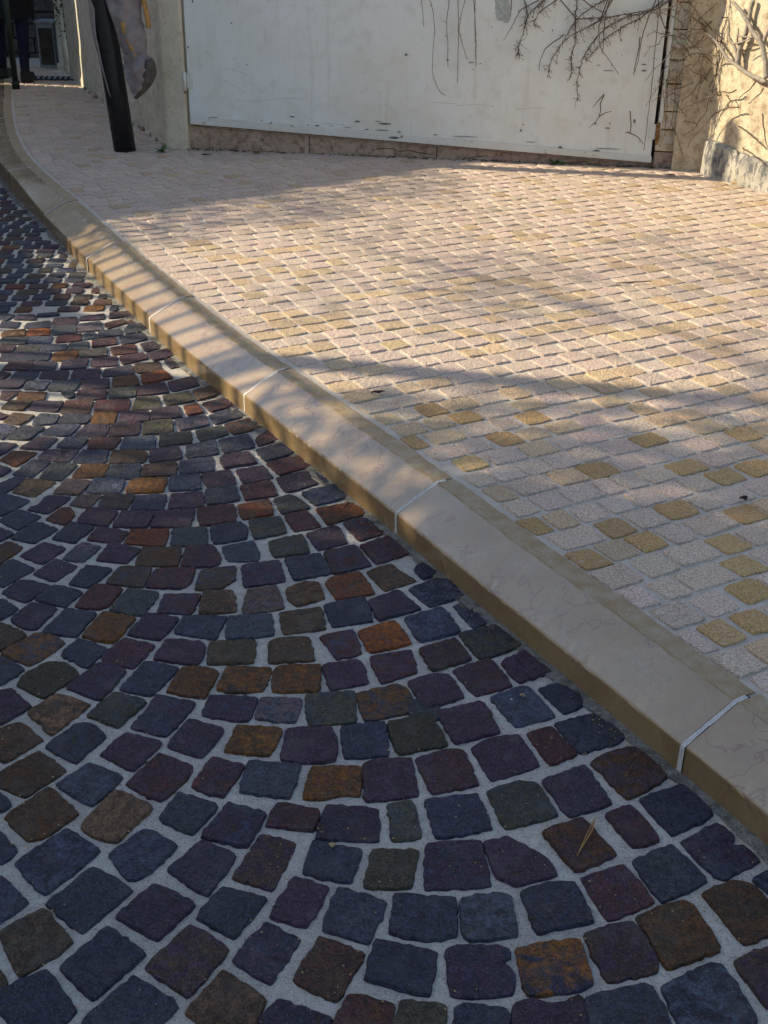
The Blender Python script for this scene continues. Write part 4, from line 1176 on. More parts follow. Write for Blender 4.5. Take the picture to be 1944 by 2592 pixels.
# ------------------------------------------------------------------ climbing vine
vine = tag(empty('climbing_vine', (0, 0, 0)), 'bare climbing vine spreading over the beige wall and hanging across the gate', 'vine')
rv = random.Random(31)
THICK = {32: (0.013, 0.006), 33: (0.006, 0.003), 34: (0.016, 0.012), 35: (0.015, 0.009), 36: (0.010, 0.005), 37: (0.006, 0.003), 38: (0.006, 0.003), 39: (0.013, 0.010)}
FLUFF = {0, 1, 2, 5, 7, 8, 9, 10, 14, 31, 43, 44, 45}
for k, s in enumerate(VINES.split('|')):
    P = [Vector(tuple(int(c) / 1000.0 for c in q.split(','))) for q in s.split()]
    Q = []
    for i in range(len(P) - 1):
        p0, p1, p2, p3 = P[max(i - 1, 0)], P[i], P[i + 1], P[min(i + 2, len(P) - 1)]
        for j in range(5):
            t = j / 5
            Q.append(0.5 * ((2 * p1) + (p2 - p0) * t + (2 * p0 - 5 * p1 + 4 * p2 - p3) * t * t + (3 * p1 - p0 - 3 * p2 + p3) * t ** 3))
    Q.append(P[-1])
    r0, r1 = THICK.get(k, (0.0036, 0.0015) if k < 32 else (0.0044, 0.0018))
    if k in (15, 17, 18, 19, 20, 21, 22, 28):
        r0, r1 = 0.0023, 0.0017
    if P[0].z > 0.90 and k < 46:           # carry on above the picture
        d0 = (Q[0] - Q[2]).normalized()
        ext = Vector((d0.x + .3, d0.y, abs(d0.z) + .6)).normalized()
        Q = [Q[0] + ext * 0.5, Q[0] + ext * 0.2] + Q
    mb = MB()
    nq = len(Q)
    mb.tube([q + Vector((rv.gauss(0, .0012), rv.gauss(0, .0012), rv.gauss(0, .0012))) for q in Q], [r0 + (r1 - r0) * i / (nq - 1) for i in range(nq)], 6)
    for i in range(2, nq - 1):
        m = 0
        if k in FLUFF:
            m = int(max(0, 5.5 * (0.5 + noise.noise((i * 0.33, k * 3.1, 0.5)))))
        elif rv.random() < 0.35:
            m = 1
        for _ in range(m):
            dirv = Vector((rv.gauss(0, 1), -abs(rv.gauss(0, .5)), rv.gauss(-.35, 1))).normalized()
            ln = rv.uniform(.006, .034) if k in FLUFF else rv.uniform(.004, .012)
            cv = Vector((rv.gauss(0, .35), rv.gauss(0, .2), rv.gauss(-.25, .35))) * ln
            mb.tube([Q[i], Q[i] + dirv * ln * .45 + cv * .4, Q[i] + dirv * ln * .7 + cv, Q[i] + dirv * ln * .8 + cv * 1.7], [.0013, .0011, .0010, .0022 if rv.random() < .4 else .0008], 4)
    mb.build('branch', M_BRANCH if k in (32, 34, 35, 36, 37, 38, 39) else M_BARK, vine, True)
# loose tangle of twigs in the corner behind the jamb
for k in range(46):
    a = Vector((rv.uniform(1.52, 1.86), 6.94 + rv.uniform(-.05, .0), rv.uniform(.52, 1.15)))
    a.y = 6.955 - max(0, a.x - 1.79) * 1.4 - rv.uniform(.012, .05)
    dv = Vector((rv.uniform(-1, .4), rv.uniform(-.1, .05), rv.uniform(-.7, .5))).normalized()
    ln = rv.uniform(.08, .26)
    mb = MB()
    pts = [a + dv * ln * t + Vector((rv.gauss(0, .008), rv.gauss(0, .004), rv.gauss(0, .008) - .05 * t * t)) for t in (0, .25, .5, .75, 1)]
    mb.tube(pts, [.0030, .0026, .0022, .0018, .0010], 5)
    for p in pts[1:]:
        for _ in range(2):
            mb.tube([p, p + Vector((rv.gauss(0, .012), rv.gauss(0, .006), rv.gauss(0, .012)))], [.0013, .0009], 4)
    mb.build('twig', M_BARK, vine, True)
# stem from the ground up to the main fork
mb = MB()
mb.tube([(2.30, 5.82, 0.10), (2.24, 5.92, 0.28), (2.16, 6.08, 0.45), (2.045, 6.37, 0.62)], [0.022, 0.02, 0.017, 0.014], 8)
mb.build('stem', M_BRANCH, vine, True)

# ------------------------------------------------------------------ leaning post with torn wrapping
bp = tag(empty('street_post', (-1.615, 7.29, PZ)), 'thick black post leaning on the pavement in front of the gate pillar', 'post')
def post_at(z):
    return Vector((-0.0725 * z, -0.02 * z, z))
mb = MB()
mb.tube([post_at(-.02), post_at(.4), post_at(.9), post_at(1.6), post_at(2.4)], [0.066, 0.065, 0.064, 0.063, 0.062], 24)
mb.build('shaft', M_POST, bp, True)
mb = MB()
mb.tube([post_at(2.4), post_at(2.43), post_at(2.45)], [0.070, 0.06, 0.01], 24)
mb.build('cap', M_POST, bp, True)

wr = tag(empty('torn_wrapping', (-1.615, 7.29, PZ)), 'torn grey plastic wrapping with ochre tape hanging off the black post', 'wrapping')
rr_ = random.Random(6)


def sheet(name, left, right, mat, parent, thick=0.003, rows=16, colsn=9, bulge=0.03, crum=0.012):
    """crumpled sheet between two edge lines given top to bottom, local to the post"""
    Lc = catmull3(left, rows)
    Rc = catmull3(right, rows)
    v, f = [], []
    for i in range(rows + 1):
        for j in range(colsn + 1):
            t = j / colsn
            p = Lc[i].lerp(Rc[i], t)
            p = p + Vector((0, -1, 0)) * (bulge * math.sin(math.pi * t))
            nzv = noise.noise((p.x * 16, p.y * 9, p.z * 11))
            n2 = noise.noise((p.x * 40 + 3, p.y * 9, p.z * 30))
            p = p + Vector((0.35 * crum * n2, -crum * nzv - 0.4 * crum * n2, 0.2 * crum * n2))
            v.append(tuple(p))
    for i in range(rows):
        for j in range(colsn):
            a = i * (colsn + 1) + j
            f.append((a, a + colsn + 1, a + colsn + 2, a + 1))
    o = mesh_obj(name, v, f, mat, parent, smooth=True)
    bm = bmesh.new()
    bm.from_mesh(o.data)
    bmesh.ops.recalc_face_normals(bm, faces=bm.faces)
    bmesh.ops.solidify(bm, geom=list(bm.faces), thickness=thick)
    bm.to_mesh(o.data)
    bm.free()
    return o


def catmull3(P, rows):
    P = [Vector(p) for p in P]
    out = []
    m = len(P) - 1
    for r in range(rows + 1):
        t = r / rows * m
        i = min(int(t), m - 1)
        t -= i
        p0, p1, p2, p3 = P[max(i - 1, 0)], P[i], P[i + 1], P[min(i + 2, m)]
        out.append(0.5 * ((2 * p1) + (p2 - p0) * t + (2 * p0 - 5 * p1 + 4 * p2 - p3) * t * t + (3 * p1 - p0 - 3 * p2 + p3) * t ** 3))
    return out


# heights are above the pavement; x to the side, y towards the street is negative
sheet('main_sheet', [(-.06, -.085, 1.35), (-.035, -.085, .96), (-.005, -.085, .80), (.035, -.085, .62), (.07, -.075, .545)],
      [(.20, -.02, 1.35), (.19, -.03, .96), (.165, -.03, .78), (.185, -.04, .64), (.175, -.05, .545)], M_WRAP, wr, bulge=.05, crum=.03, rows=26, colsn=16)
sheet('crumpled_end', [(.055, -.085, .555), (.05, -.09, .50), (.06, -.09, .43), (.085, -.08, .355), (.095, -.075, .335)],
      [(.175, -.06, .56), (.222, -.06, .53), (.232, -.06, .47), (.185, -.065, .39), (.115, -.07, .325)], M_WRAP, wr, bulge=.06, crum=.04, rows=20, colsn=14)
sheet('dark_fold', [(.185, -.11, .535), (.190, -.12, .50), (.165, -.13, .43), (.125, -.12, .36), (.098, -.09, .315)],
      [(.215, -.07, .535), (.240, -.075, .50), (.235, -.075, .44), (.185, -.075, .365), (.115, -.075, .31)], M_WRAPD, wr, bulge=.015, colsn=6)
sheet('tape', [(.055, -.118, .73), (.075, -.120, .66), (.10, -.118, .59), (.115, -.110, .545)],
      [(.085, -.118, .735), (.10, -.120, .66), (.122, -.118, .59), (.14, -.108, .545)], M_TAPE, wr, bulge=.006, crum=.004, colsn=3)
sheet('tape', [(.155, -.06, 1.05), (.165, -.065, .90), (.185, -.06, .80), (.195, -.06, .70)],
      [(.175, -.05, 1.05), (.19, -.055, .90), (.212, -.05, .80), (.222, -.05, .695)], M_TAPE, wr, bulge=.004, crum=.004, colsn=3)
sheet('loose_flap', [(-.145, -.02, 1.2), (-.135, -.03, .85), (-.125, -.04, .65), (-.075, -.06, .42), (-.045, -.07, .32)],
      [(-.09, -.075, 1.2), (-.09, -.075, .85), (-.095, -.072, .65), (-.06, -.075, .42), (-.04, -.078, .32)], M_WRAP, wr, bulge=.01, colsn=5)

# ------------------------------------------------------------------ things at the far end of the pavement
gp_ = tag(empty('green_post', (-3.06, 9.99, PZ)), 'slim dark green street post in front of the walking person', 'post')
mb = MB()
mb.tube([(0, 0, -.02), (0, 0, .92)], 0.024, 16)
mb.build('shaft', M_GREEN, gp_, True)
mb = MB()
mb.tube([(0, 0, 0), (0, 0, .05), (0, 0, .06)], [.031, .031, .025], 16)
mb.build('base_collar', M_GREEN, gp_, True)
mb = MB()
mb.tube([(0, 0, .92), (0, 0, .935), (0, 0, .96), (0, 0, .985), (0, 0, .995)], [.022, .034, .038, .028, .006], 16)
mb.build('ball_cap', M_GREEN, gp_, True)

# person: one skinned body
def person(loc, rz):
    root = tag(empty('person', loc, rz), 'person in a long black coat and navy trousers walking away past the green post', 'person')
    J = {'pel': (0, 0, .93), 'sp': (0, .01, 1.12), 'ch': (0, .02, 1.32), 'nk': (0, .03, 1.46), 'hd': (0, .05, 1.60), 'tp': (0, .05, 1.70),
         'hr': (.09, 0, .88), 'kr': (.10, -.02, .48), 'ar': (.085, -.06, .085), 'tr': (.095, .09, .035),
         'hl': (-.09, 0, .88), 'kl': (-.115, .14, .50), 'al': (-.145, .24, .09), 'tl': (-.15, .38, .035),
         'sr': (.17, .02, 1.38), 'er': (.23, .04, 1.10), 'wr': (.24, .16, .87), 'sl': (-.17, .02, 1.38), 'el': (-.23, -.02, 1.10), 'wl': (-.23, -.02, .85)}
    rad = {'pel': .13, 'sp': .125, 'ch': .14, 'nk': .055, 'hd': .088, 'tp': .06, 'hr': .092, 'kr': .060, 'ar': .040, 'tr': .034, 'hl': .092, 'kl': .060, 'al': .040,
           'tl': .034, 'sr': .065, 'er': .046, 'wr': .030, 'sl': .065, 'el': .046, 'wl': .030}
    E = [('pel', 'sp'), ('sp', 'ch'), ('ch', 'nk'), ('nk', 'hd'), ('hd', 'tp'), ('pel', 'hr'), ('hr', 'kr'), ('kr', 'ar'), ('ar', 'tr'), ('pel', 'hl'), ('hl', 'kl'), ('kl', 'al'),
         ('al', 'tl'), ('ch', 'sr'), ('sr', 'er'), ('er', 'wr'), ('ch', 'sl'), ('sl', 'el'), ('el', 'wl')]
    # five fingers a hand, rooted in the palm
    for sd, w in (('r', 'wr'), ('l', 'wl')):
        wx, wy, wz = J[w]
        sgn = 1 if sd == 'r' else -1
        J['pm' + sd] = (wx, wy + .01, wz - .07)
        rad['pm' + sd] = .030
        E.append((w, 'pm' + sd))
        for q, (dy, ln) in enumerate(((-.024, .055), (-.008, .070), (.008, .075), (.024, .065))):
            a, b = 'f%s%da' % (sd, q), 'f%s%db' % (sd, q)
            J[a] = (wx - sgn * .004, wy + .01 + dy, wz - .07 - ln * .6)
            J[b] = (wx - sgn * .022, wy + .012 + dy, wz - .07 - ln)
            rad[a], rad[b] = .009, .008
            E += [('pm' + sd, a), (a, b)]
        J['t%sa' % sd] = (wx - sgn * .012, wy + .045, wz - .055)
        J['t%sb' % sd] = (wx - sgn * .018, wy + .058, wz - .085)
        rad['t%sa' % sd], rad['t%sb' % sd] = .010, .008
        E += [('pm' + sd, 't%sa' % sd), ('t%sa' % sd, 't%sb' % sd)]
    ks = list(J)
    me = bpy.data.meshes.new('body')
    me.from_pydata([J[k] for k in ks], [(ks.index(a), ks.index(b)) for a, b in E], [])
    ob = bpy.data.objects.new('body_tmp', me)
    COL.objects.link(ob)
    ob.modifiers.new('Skin', 'SKIN')
    ss = ob.modifiers.new('Sub', 'SUBSURF')
    ss.levels = ss.render_levels = 2
    sv = me.skin_vertices[0].data
    for i, k in enumerate(ks):
        sv[i].radius = (rad[k], rad[k])
        sv[i].use_root = (k == 'pel')
    dg = bpy.context.evaluated_depsgraph_get()
    nm = bpy.data.meshes.new_from_object(ob.evaluated_get(dg))
    bpy.data.objects.remove(ob)
    for m in (M_NAVY, M_SHOE, M_SKIN, M_COAT):
        nm.materials.append(m)
    for p in nm.polygons:
        c = p.center
        p.use_smooth = True
        if c.z < 0.105:
            p.material_index = 1
        elif c.z > 1.47 or (abs(c.x) > .18 and c.z < .88):
            p.material_index = 2
        elif c.z > 0.98 or abs(c.x) > .2:
            p.material_index = 3
        else:
            p.material_index = 0
    bo = bpy.data.objects.new('body', nm)
    COL.objects.link(bo)
    bo.parent = root

    def loft(name, rings, mat, closed_top=False, seg=20):
        v, f = [], []
        for (x, y, z, rx, ry) in rings:
            for k in range(seg):
                t = 2 * math.pi * k / seg
                w = 1 + .05 * math.sin(5 * t + z * 3)
                v.append((x + rx * w * math.cos(t), y + ry * w * math.sin(t), z))
        for i in range(len(rings) - 1):
            for k in range(seg):
                k2 = (k + 1) % seg
                f.append((i * seg + k, i * seg + k2, (i + 1) * seg + k2, (i + 1) * seg + k))
        if closed_top:
            f.append(tuple((len(rings) - 1) * seg + k for k in range(seg)))
        return recalc(mesh_obj(name, v, f, mat, root, smooth=True))
    loft('coat', [(-.01, .05, .50, .20, .19), (0, .04, .62, .195, .175), (0, .02, .85, .185, .16), (0, .01, 1.05, .165, .135), (0, .02, 1.28, .19, .14), (0, .02, 1.40, .17, .12), (0, .03, 1.47, .075, .075)], M_COAT)
    for nm_, x, side in (('coat_sleeve', .2, 1), ('coat_sleeve', -.2, -1)):
        mb = MB()
        k = 'r' if side > 0 else 'l'
        mb.tube([J['s' + k], J['e' + k], (J['e' + k][0] * .1 + J['w' + k][0] * .9, J['e' + k][1] * .1 + J['w' + k][1] * .9, J['e' + k][2] * .1 + J['w' + k][2] * .9)], [.078, .060, .046], 14)
        mb.build(nm_, M_COAT, root, True)
    loft('hair', [(0, .045, 1.52, .075, .07), (0, .04, 1.58, .097, .095), (0, .045, 1.66, .098, .098), (0, .05, 1.73, .07, .07), (0, .05, 1.755, .02, .02)], M_HAIR, True)
    mb = MB()
    mb.tube([(0, .135, 1.615), (0, .165, 1.59), (0, .145, 1.575)], [.010, .015, .012], 8)
    mb.build('nose', M_SKIN, root, True)
    for sx in (-1, 1):
        mb = MB()
        mb.tube([(sx * .032, .118, 1.625), (sx * .032, .140, 1.625)], [.012, .008], 8)
        mb.build('eye', M_HAIR, root, True)
        mb = MB()
        mb.tube([(sx * .088, .05, 1.635), (sx * .100, .045, 1.61), (sx * .090, .05, 1.585)], [.008, .014, .008], 8)
        mb.build('ear', M_SKIN, root, True)
    mb = MB()
    mb.tube([(-.025, .128, 1.548), (0, .136, 1.546), (.025, .128, 1.548)], [.004, .007, .004], 6)
    mb.build('mouth', M_DEAD, root, True)
    for fx, fy, rz2 in ((.088, .02, 0), (-.148, .31, 0)):
        mb = MB()
        v = []
        pr = [(-.045, -.105), (.045, -.105), (.05, 0), (.052, .08), (.035, .15), (-.03, .15), (-.05, .08), (-.045, 0)]
        mb.prism([(fx + a, fy + b) for a, b in pr], 0.0, [.085, .085, .085, .06, .045, .045, .06, .085])
        bevel(mb.build('shoe', M_SHOE, root), .012)
    return root


person((-3.19, 10.46, PZ), R(8))

# drain grate across the pavement
dr = tag(empty('drain_grate', (-2.93, 10.70, PZ), R(4)), 'dark iron drain grate with slanted slots set in the pavement by the wall', 'drain grate')
mb = MB()
mb.box(-.22, -.10, -.03, .22, .10, .0045)
mb.build('pit', M_PIT, dr)
mb = MB()
for x0, y0, x1, y1 in ((-.23, -.11, .23, -.095), (-.23, .095, .23, .11), (-.23, -.095, -.215, .095), (.215, -.095, .23, .095)):
    mb.box(x0, y0, -.02, x1, y1, .008)
mb.build('frame', M_GRATE, dr)
for i in range(9):
    x = -.20 + i * .047
    mb = MB()
    mb.prism([(x + .012, -.094), (x + .034, -.094), (x + .014, .094), (x - .008, .094)], 0.005, .010)
    mb.build('bar', M_PALEBLUE, dr)

cb = tag(empty('meter_cabinet', (-3.18, 11.45, PZ), R(-2)), 'small dark brown cabinet with pale frame beyond the walking person', 'cabinet')
mb = MB(); mb.box(-.08, 0, -.02, .075, .25, .385); mb.build('case', M_PALEBLUE, cb)
mb = MB(); mb.box(-.062, -.006, .03, .066, -.0005, .345); mb.build('door', M_WOODDK, cb)
mb = MB(); mb.box(-.095, -.012, .387, .09, .26, .405); mb.build('lid', M_PALEBLUE, cb)
mb = MB(); mb.box(.038, -.016, .17, .048, -.0065, .21); mb.build('handle', M_IRON, cb)

sp_ = tag(empty('stone_pier', (-3.02, 11.42, PZ)), 'pale grey square stone pier beside the green hedge at the pavement end', 'pier')
mb = MB(); mb.box(-.05, 0, -.02, .045, .10, 1.25); bevel(mb.build('shaft', M_PLASTER_G, sp_), .006)
mb = MB(); mb.box(-.07, -.02, -.01, .065, .12, .05); bevel(mb.build('foot', M_PLASTER_G, sp_), .006)
mb = MB(); mb.box(-.07, -.02, 1.252, .065, .12, 1.31); bevel(mb.build('cap', M_PLASTER_G, sp_), .006)

bw = tag(empty('far_garden_wall', (0, 0, 0)), 'dark low garden wall closing the view behind the walking person', 'wall')
rw2 = random.Random(14)
z = 0.06
row = 0
while z < 0.72:
    h = rw2.uniform(.10, .14)
    x = -6.5 - (.15 if row % 2 else 0)
    while x < -2.2:
        w = rw2.uniform(.2, .36)
        mb = MB()
        yy = 12.35 + rw2.uniform(-.01, .012)
        mb.box(x + .006, yy, z + .005, x + w - .006, yy + .25, z + h - .005)
        bevel(mb.build('stone', M_DKSTONE, bw), .008, 1)
        x += w
    z += h
    row += 1
mb = MB(); mb.box(-6.6, 12.40, 0.0, -2.2, 12.6, z - .01); mb.build('core', M_DKSTONE, bw)
yh = tag(empty('far_house', (-5.2, 15.5, 0)), 'pale yellow house front beyond the dark garden wall', 'house')
mb = MB(); mb.box(-4.5, 0, 0, 4.2, 5, 5.2); mb.build('wall', M_PLASTER_L, yh)
mb = MB(); mb.add([(-4.8, -.4, 5.2), (4.5, -.4, 5.2), (4.5, 5.4, 5.2), (-4.8, 5.4, 5.2), (-4.8, 2.5, 6.8), (4.5, 2.5, 6.8)], [(0, 1, 5, 4), (2, 3, 4, 5), (0, 4, 3), (1, 2, 5), (0, 3, 2, 1)]); recalc(mb.build('roof', M_ROOF, yh))
for x in (-2.6, 0.4, 2.2):
    mb = MB(); mb.box(x, -.03, 1.1, x + .9, -.004, 2.5); w_ = mb.build('window', M_PALEBLUE, yh)
    mb = MB(); mb.box(x + .07, -.045, 1.18, x + .83, -.031, 2.42); mb.build('pane', M_GLASS, w_)


def leaf_cloud(name, pts, size, mat, parent, rr):
    v, f = [], []
    for p in pts:
        a = Vector((rr.gauss(0, 1), rr.gauss(0, 1), rr.gauss(0, 1))).normalized()
        b = a.cross(Vector((rr.gauss(0, 1), rr.gauss(0, 1), rr.gauss(0, 1)))).normalized()
        s = size * rr.uniform(.6, 1.3)
        p = Vector(p)
        k = len(v)
        v += [tuple(p - a * s), tuple(p + b * s * .45), tuple(p + a * s), tuple(p - b * s * .45)]
        f.append((k, k + 1, k + 2, k + 3))
    return mesh_obj(name, v, f, mat, parent)


rl = random.Random(77)
hd = tag(empty('hedge', (-2.84, 11.25, PZ)), 'dark green clipped hedge at the end of the plaster wall', 'hedge')
leaf_cloud('foliage', [(rl.uniform(-.17, .3), rl.uniform(-.1, .9), .30 + 1.1 * rl.random() ** .8) for _ in range(5200)], .022, M_HEDGE, hd, rl)
mb = MB()
for i in range(5):
    x, y = rl.uniform(-.1, .2), rl.uniform(0, .7)
    mb.tube([(x, y, -.05), (x + .02, y, .5), (x - .02, y + .03, 1.1)], [.014, .010, .005], 6)
    mb.build('stem', M_TRUNK, hd, True)
    mb = MB()
lowk = tag(empty('sun_streak_bar', (0, 0, 0)), 'added cream bar for the sun streak slanting across the hedge', 'sun streak')  # added bar in place of a streak of sunlight, no rail stands here
mb = MB(); mb.tube([(-2.985, 11.30, .72), (-2.93, 11.15, .30), (-2.905, 11.08, .20)], [.016, .018, .018], 10); mb.build('bar', M_PLASTER_L, lowk, True)
mb = MB(); mb.tube([(-2.905, 11.08, PZ - .02), (-2.905, 11.08, .20)], .016, 10); mb.build('leg', M_PLASTER_L, lowk, True)
mb = MB(); mb.tube([(-2.985, 11.30, PZ - .02), (-2.985, 11.30, .72)], .014, 10); mb.build('leg', M_PLASTER_G, lowk, True)

# ------------------------------------------------------------------ small things lying about
def weed(loc, label, r, nleaf, seed):
    rr = random.Random(seed)
    root = tag(empty('weed', loc), label, 'weed', 'weeds at the wall foot')
    for i in range(nleaf):
        a = rr.uniform(0, 2 * math.pi)
        ln = r * rr.uniform(.5, 1.1)
        e = rr.uniform(.3, 1.1)
        d_ = Vector((math.cos(a) * math.cos(e), math.sin(a) * math.cos(e), math.sin(e)))
        sd = Vector((-math.sin(a), math.cos(a), 0)) * ln * .22
        p1, p2 = d_ * ln * .5, d_ * ln + Vector((0, 0, -ln * .25))
        mesh_obj('leaf', [(0, 0, 0), tuple(p1 + sd), tuple(p2), tuple(p1 - sd), tuple(p1 + Vector((0, 0, .004)))], [(0, 1, 4), (1, 2, 4), (2, 3, 4), (3, 0, 4)], M_LEAF, root)


weed((-1.384, 7.256, PZ), 'flat green weed at the foot of the cream gate pillar', .06, 16, 1)
weed((0.975, 7.085, PZ), 'small green weed growing under the white gate', .05, 14, 2)
weed((1.02, 7.075, PZ), 'tiny green sprig to the side of the weed under the gate', .035, 8, 3)


def flake(name, loc, label, cat, mat, w, l, seed, rz=0.0, group=None):
    rr = random.Random(seed)
    k = 9
    v = [(w * math.cos(2 * math.pi * i / k) * rr.uniform(.6, 1.2), l * math.sin(2 * math.pi * i / k) * rr.uniform(.6, 1.2), .003 + rr.uniform(0, .006)) for i in range(k)]
    v.append((0, 0, .008))
    v += [(x * .97, y * .97, z - .002) for x, y, z in v]
    f = [(i, (i + 1) % k, k) for i in range(k)] + [((i + 1) % k + k + 1, i + k + 1, 2 * k + 1) for i in range(k)] + [(i, i + k + 1, (i + 1) % k + k + 1, (i + 1) % k) for i in range(k)]
    o = mesh_obj(name, v, f, mat)
    o.location = loc
    o.rotation_euler = (0, 0, rz)
    return tag(o, label, cat, group)


flake('dead_leaf', (-0.811, 7.272, PZ + .004), 'reddish brown dead leaf lying at the threshold below the gate', 'leaf', M_DEAD, .030, .02, 1)
flake('dead_leaf', (-1.10, 7.16, PZ + .004), 'dark shrivelled leaf on the pavement near the gate pillar', 'leaf', M_BLACKBIT, .028, .012, 2)
flake('dead_leaf', (1.60, 6.78, PZ + .004), 'dark shrivelled leaf on the pavement under the vine wall', 'leaf', M_BLACKBIT, .035, .014, 3)
flake('dead_leaf', (1.35, 6.86, PZ + .004), 'thin blackened leaf on the pavement before the rusty jamb', 'leaf', M_BLACKBIT, .03, .008, 4)
flake('charred_scrap', (0.893, 2.597, PZ + .004), 'small black scrap lying on the granite setts', 'scrap', M_BLACKBIT, .011, .008, 5)
flake('leaf_scrap', (-0.025, 3.282, PZ + .004), 'dark leaf scrap on the setts close to the kerb', 'scrap', M_BLACKBIT, .022, .009, 6, R(20))
flake('pebble', (-0.078, 1.488, .008), 'tan pebble resting on a purple road sett', 'pebble', M_PEBBLE, .0075, .006, 7)
flake('leaf_scrap', (0.285, 1.922, .008), 'tiny tan leaf scrap on a pale blue-grey road sett', 'scrap', M_PEBBLE, .007, .004, 8, R(-30))
flake('pebble', (0.262, 1.905, .008), 'tiny pale grit grain beside the tan leaf scrap', 'pebble', M_JOINT, .0025, .0025, 9)
ne = tag(empty('pine_needles', (0, 0, 0)), 'pair of dry orange pine needles on a brown road sett', 'pine needle')
mb = MB(); mb.tube([(0.378, 1.566, .010), (0.366, 1.530, .014), (0.335, 1.478, .011)], [.0009, .0013, .0007], 6); mb.build('needle', M_STRAW, ne, True)
mb = MB(); mb.tube([(0.378, 1.566, .010), (0.358, 1.526, .012), (0.333, 1.474, .010)], [.0009, .0013, .0007], 6); mb.build('needle', M_STRAW, ne, True)
mb = MB(); mb.tube([(0.905, 4.52, PZ + .008), (0.97, 4.525, PZ + .012), (1.05, 4.55, PZ + .008)], [.002, .0028, .0012], 6)
tag(mb.build('twig', M_BARK, None, True), 'thin dark twig lying across the yellow setts', 'twig')
mb = MB(); mb.tube([(1.90, 6.60, PZ + .006), (1.94, 6.55, PZ + .012), (2.02, 6.47, PZ + .008)], [.004, .005, .003], 6)
tag(mb.build('straw', M_STRAW, None, True), 'pale straw stalk at the foot of the cement skirting', 'straw')

# ------------------------------------------------------------------ across the street, outside the picture: what shades it
TS = math.tan(SUN_EL)


def house(name, loc, label, ys, ye, eave, ridge_y, ridge_z, depth=7.0, verge=0.0):
    """gable front at local x=0 facing the street, reaching back to -depth; ys..ye along the street"""
    h = tag(empty(name, loc, SUN_AZ if ye < 9 and ys > -5 else 0), label, 'house')
    v = [(0, ys, -.1), (0, ye, -.1), (0, ye, eave[1]), (0, ridge_y, ridge_z), (0, ys, eave[0])]
    b = [(-depth, y, z) for _, y, z in v]
    recalc(mesh_obj('wall', v + b, [(0, 1, 2, 3, 4), (9, 8, 7, 6, 5), (0, 5, 6, 1), (1, 6, 7, 2), (4, 9, 5, 0)], M_HOUSE, h))
    t = .12
    rf = [(.05, ys - verge, eave[0] + .004), (.05, ridge_y, ridge_z + .004), (.05, ye + verge, eave[1] + .004), (.05, ye + verge, eave[1] + t), (.05, ridge_y, ridge_z + t), (.05, ys - verge, eave[0] + t)]
    rb2 = [(-depth - .1, y, z) for _, y, z in rf]
    recalc(mesh_obj('roof', rf + rb2, [(0, 1, 4, 5), (1, 2, 3, 4), (6, 11, 10, 7), (7, 10, 9, 8), (0, 6, 7, 1), (1, 7, 8, 2), (5, 4, 10, 11), (4, 3, 9, 10), (0, 5, 11, 6), (2, 8, 9, 3)], M_ROOF, h))
    for wy in (ys + (ye - ys) * .3, ys + (ye - ys) * .65):
        mb = MB(); mb.box(.004, wy, .95, .03, wy + .6, 1.85); w_ = mb.build('window', M_PALEBLUE, h)
        mb = MB(); mb.box(.031, wy + .05, 1.0, .04, wy + .55, 1.8); mb.build('pane', M_GLASS, w_)
    mb = MB(); mb.box(.004, ys + (ye - ys) * .48, 0, .03, ys + (ye - ys) * .48 + .8, 2.0); dd_ = mb.build('door', M_WOODDK, h)
    mb = MB(); mb.box(.031, ys + (ye - ys) * .48 + .68, .95, .06, ys + (ye - ys) * .48 + .72, 1.07); mb.build('handle', M_IRON, dd_)
    return h


house('gabled_house', (-5.5, 10.60, 0), 'low gabled house across the street outside the view', -4.62, 0, (2.70, 2.6), -2.0, 4.0)
house('plastered_house', (-5.5, 10.60, 0), 'plastered house across the street farther along', 0.085, 7.0, (3.0, 3.0), 3.5, 3.9)
house('near_house', (-5.9, 0, 0), 'house across the street beside the camera', -7.0, 3.42, (4.4, 4.4), -1.8, 5.0)

# low garden wall with railing, parallel to the kerb
rail = tag(empty('garden_railing', (0, 0, 0)), 'iron railing on a low garden wall across the road', 'railing')
H2 = Vector((math.cos(SUN_AZ), math.sin(SUN_AZ)))
DIST = 4.0
r_a, r_b = s_near((-0.40, 3.35)), s_near((-1.66, 5.70))
line = [kerb_at(r_a + (r_b - r_a) * i / 12)[0] - H2 * DIST for i in range(13)]
zk = 0.07 + DIST * TS
mb = MB()
pts = [p for p in line if p.y > 4.75]
mb.prism([(p.x - .12, p.y) for p in pts] + [(p.x + .02, p.y) for p in pts[::-1]], -.05, zk - .20)
recalc(mb.build('wall', M_HOUSE, rail))
mb = MB(); mb.tube([(p.x, p.y, zk + .155) for p in line], .020, 8); mb.build('top_rail', M_IRON, rail, True)
mb = MB(); mb.tube([(p.x, p.y, zk - .30) for p in line], .010, 8); mb.build('bottom_rail', M_IRON, rail, True)
nb = 18
tot = r_b - r_a
for i in range(nb + 1):
    p = kerb_at(r_a + tot * i / nb)[0] - H2 * DIST
    mb = MB(); mb.tube([(p.x, p.y, zk - .22 if p.y > 4.8 else 0), (p.x, p.y, zk + .16)], .0165, 8); mb.build('bar', M_IRON, rail, True)

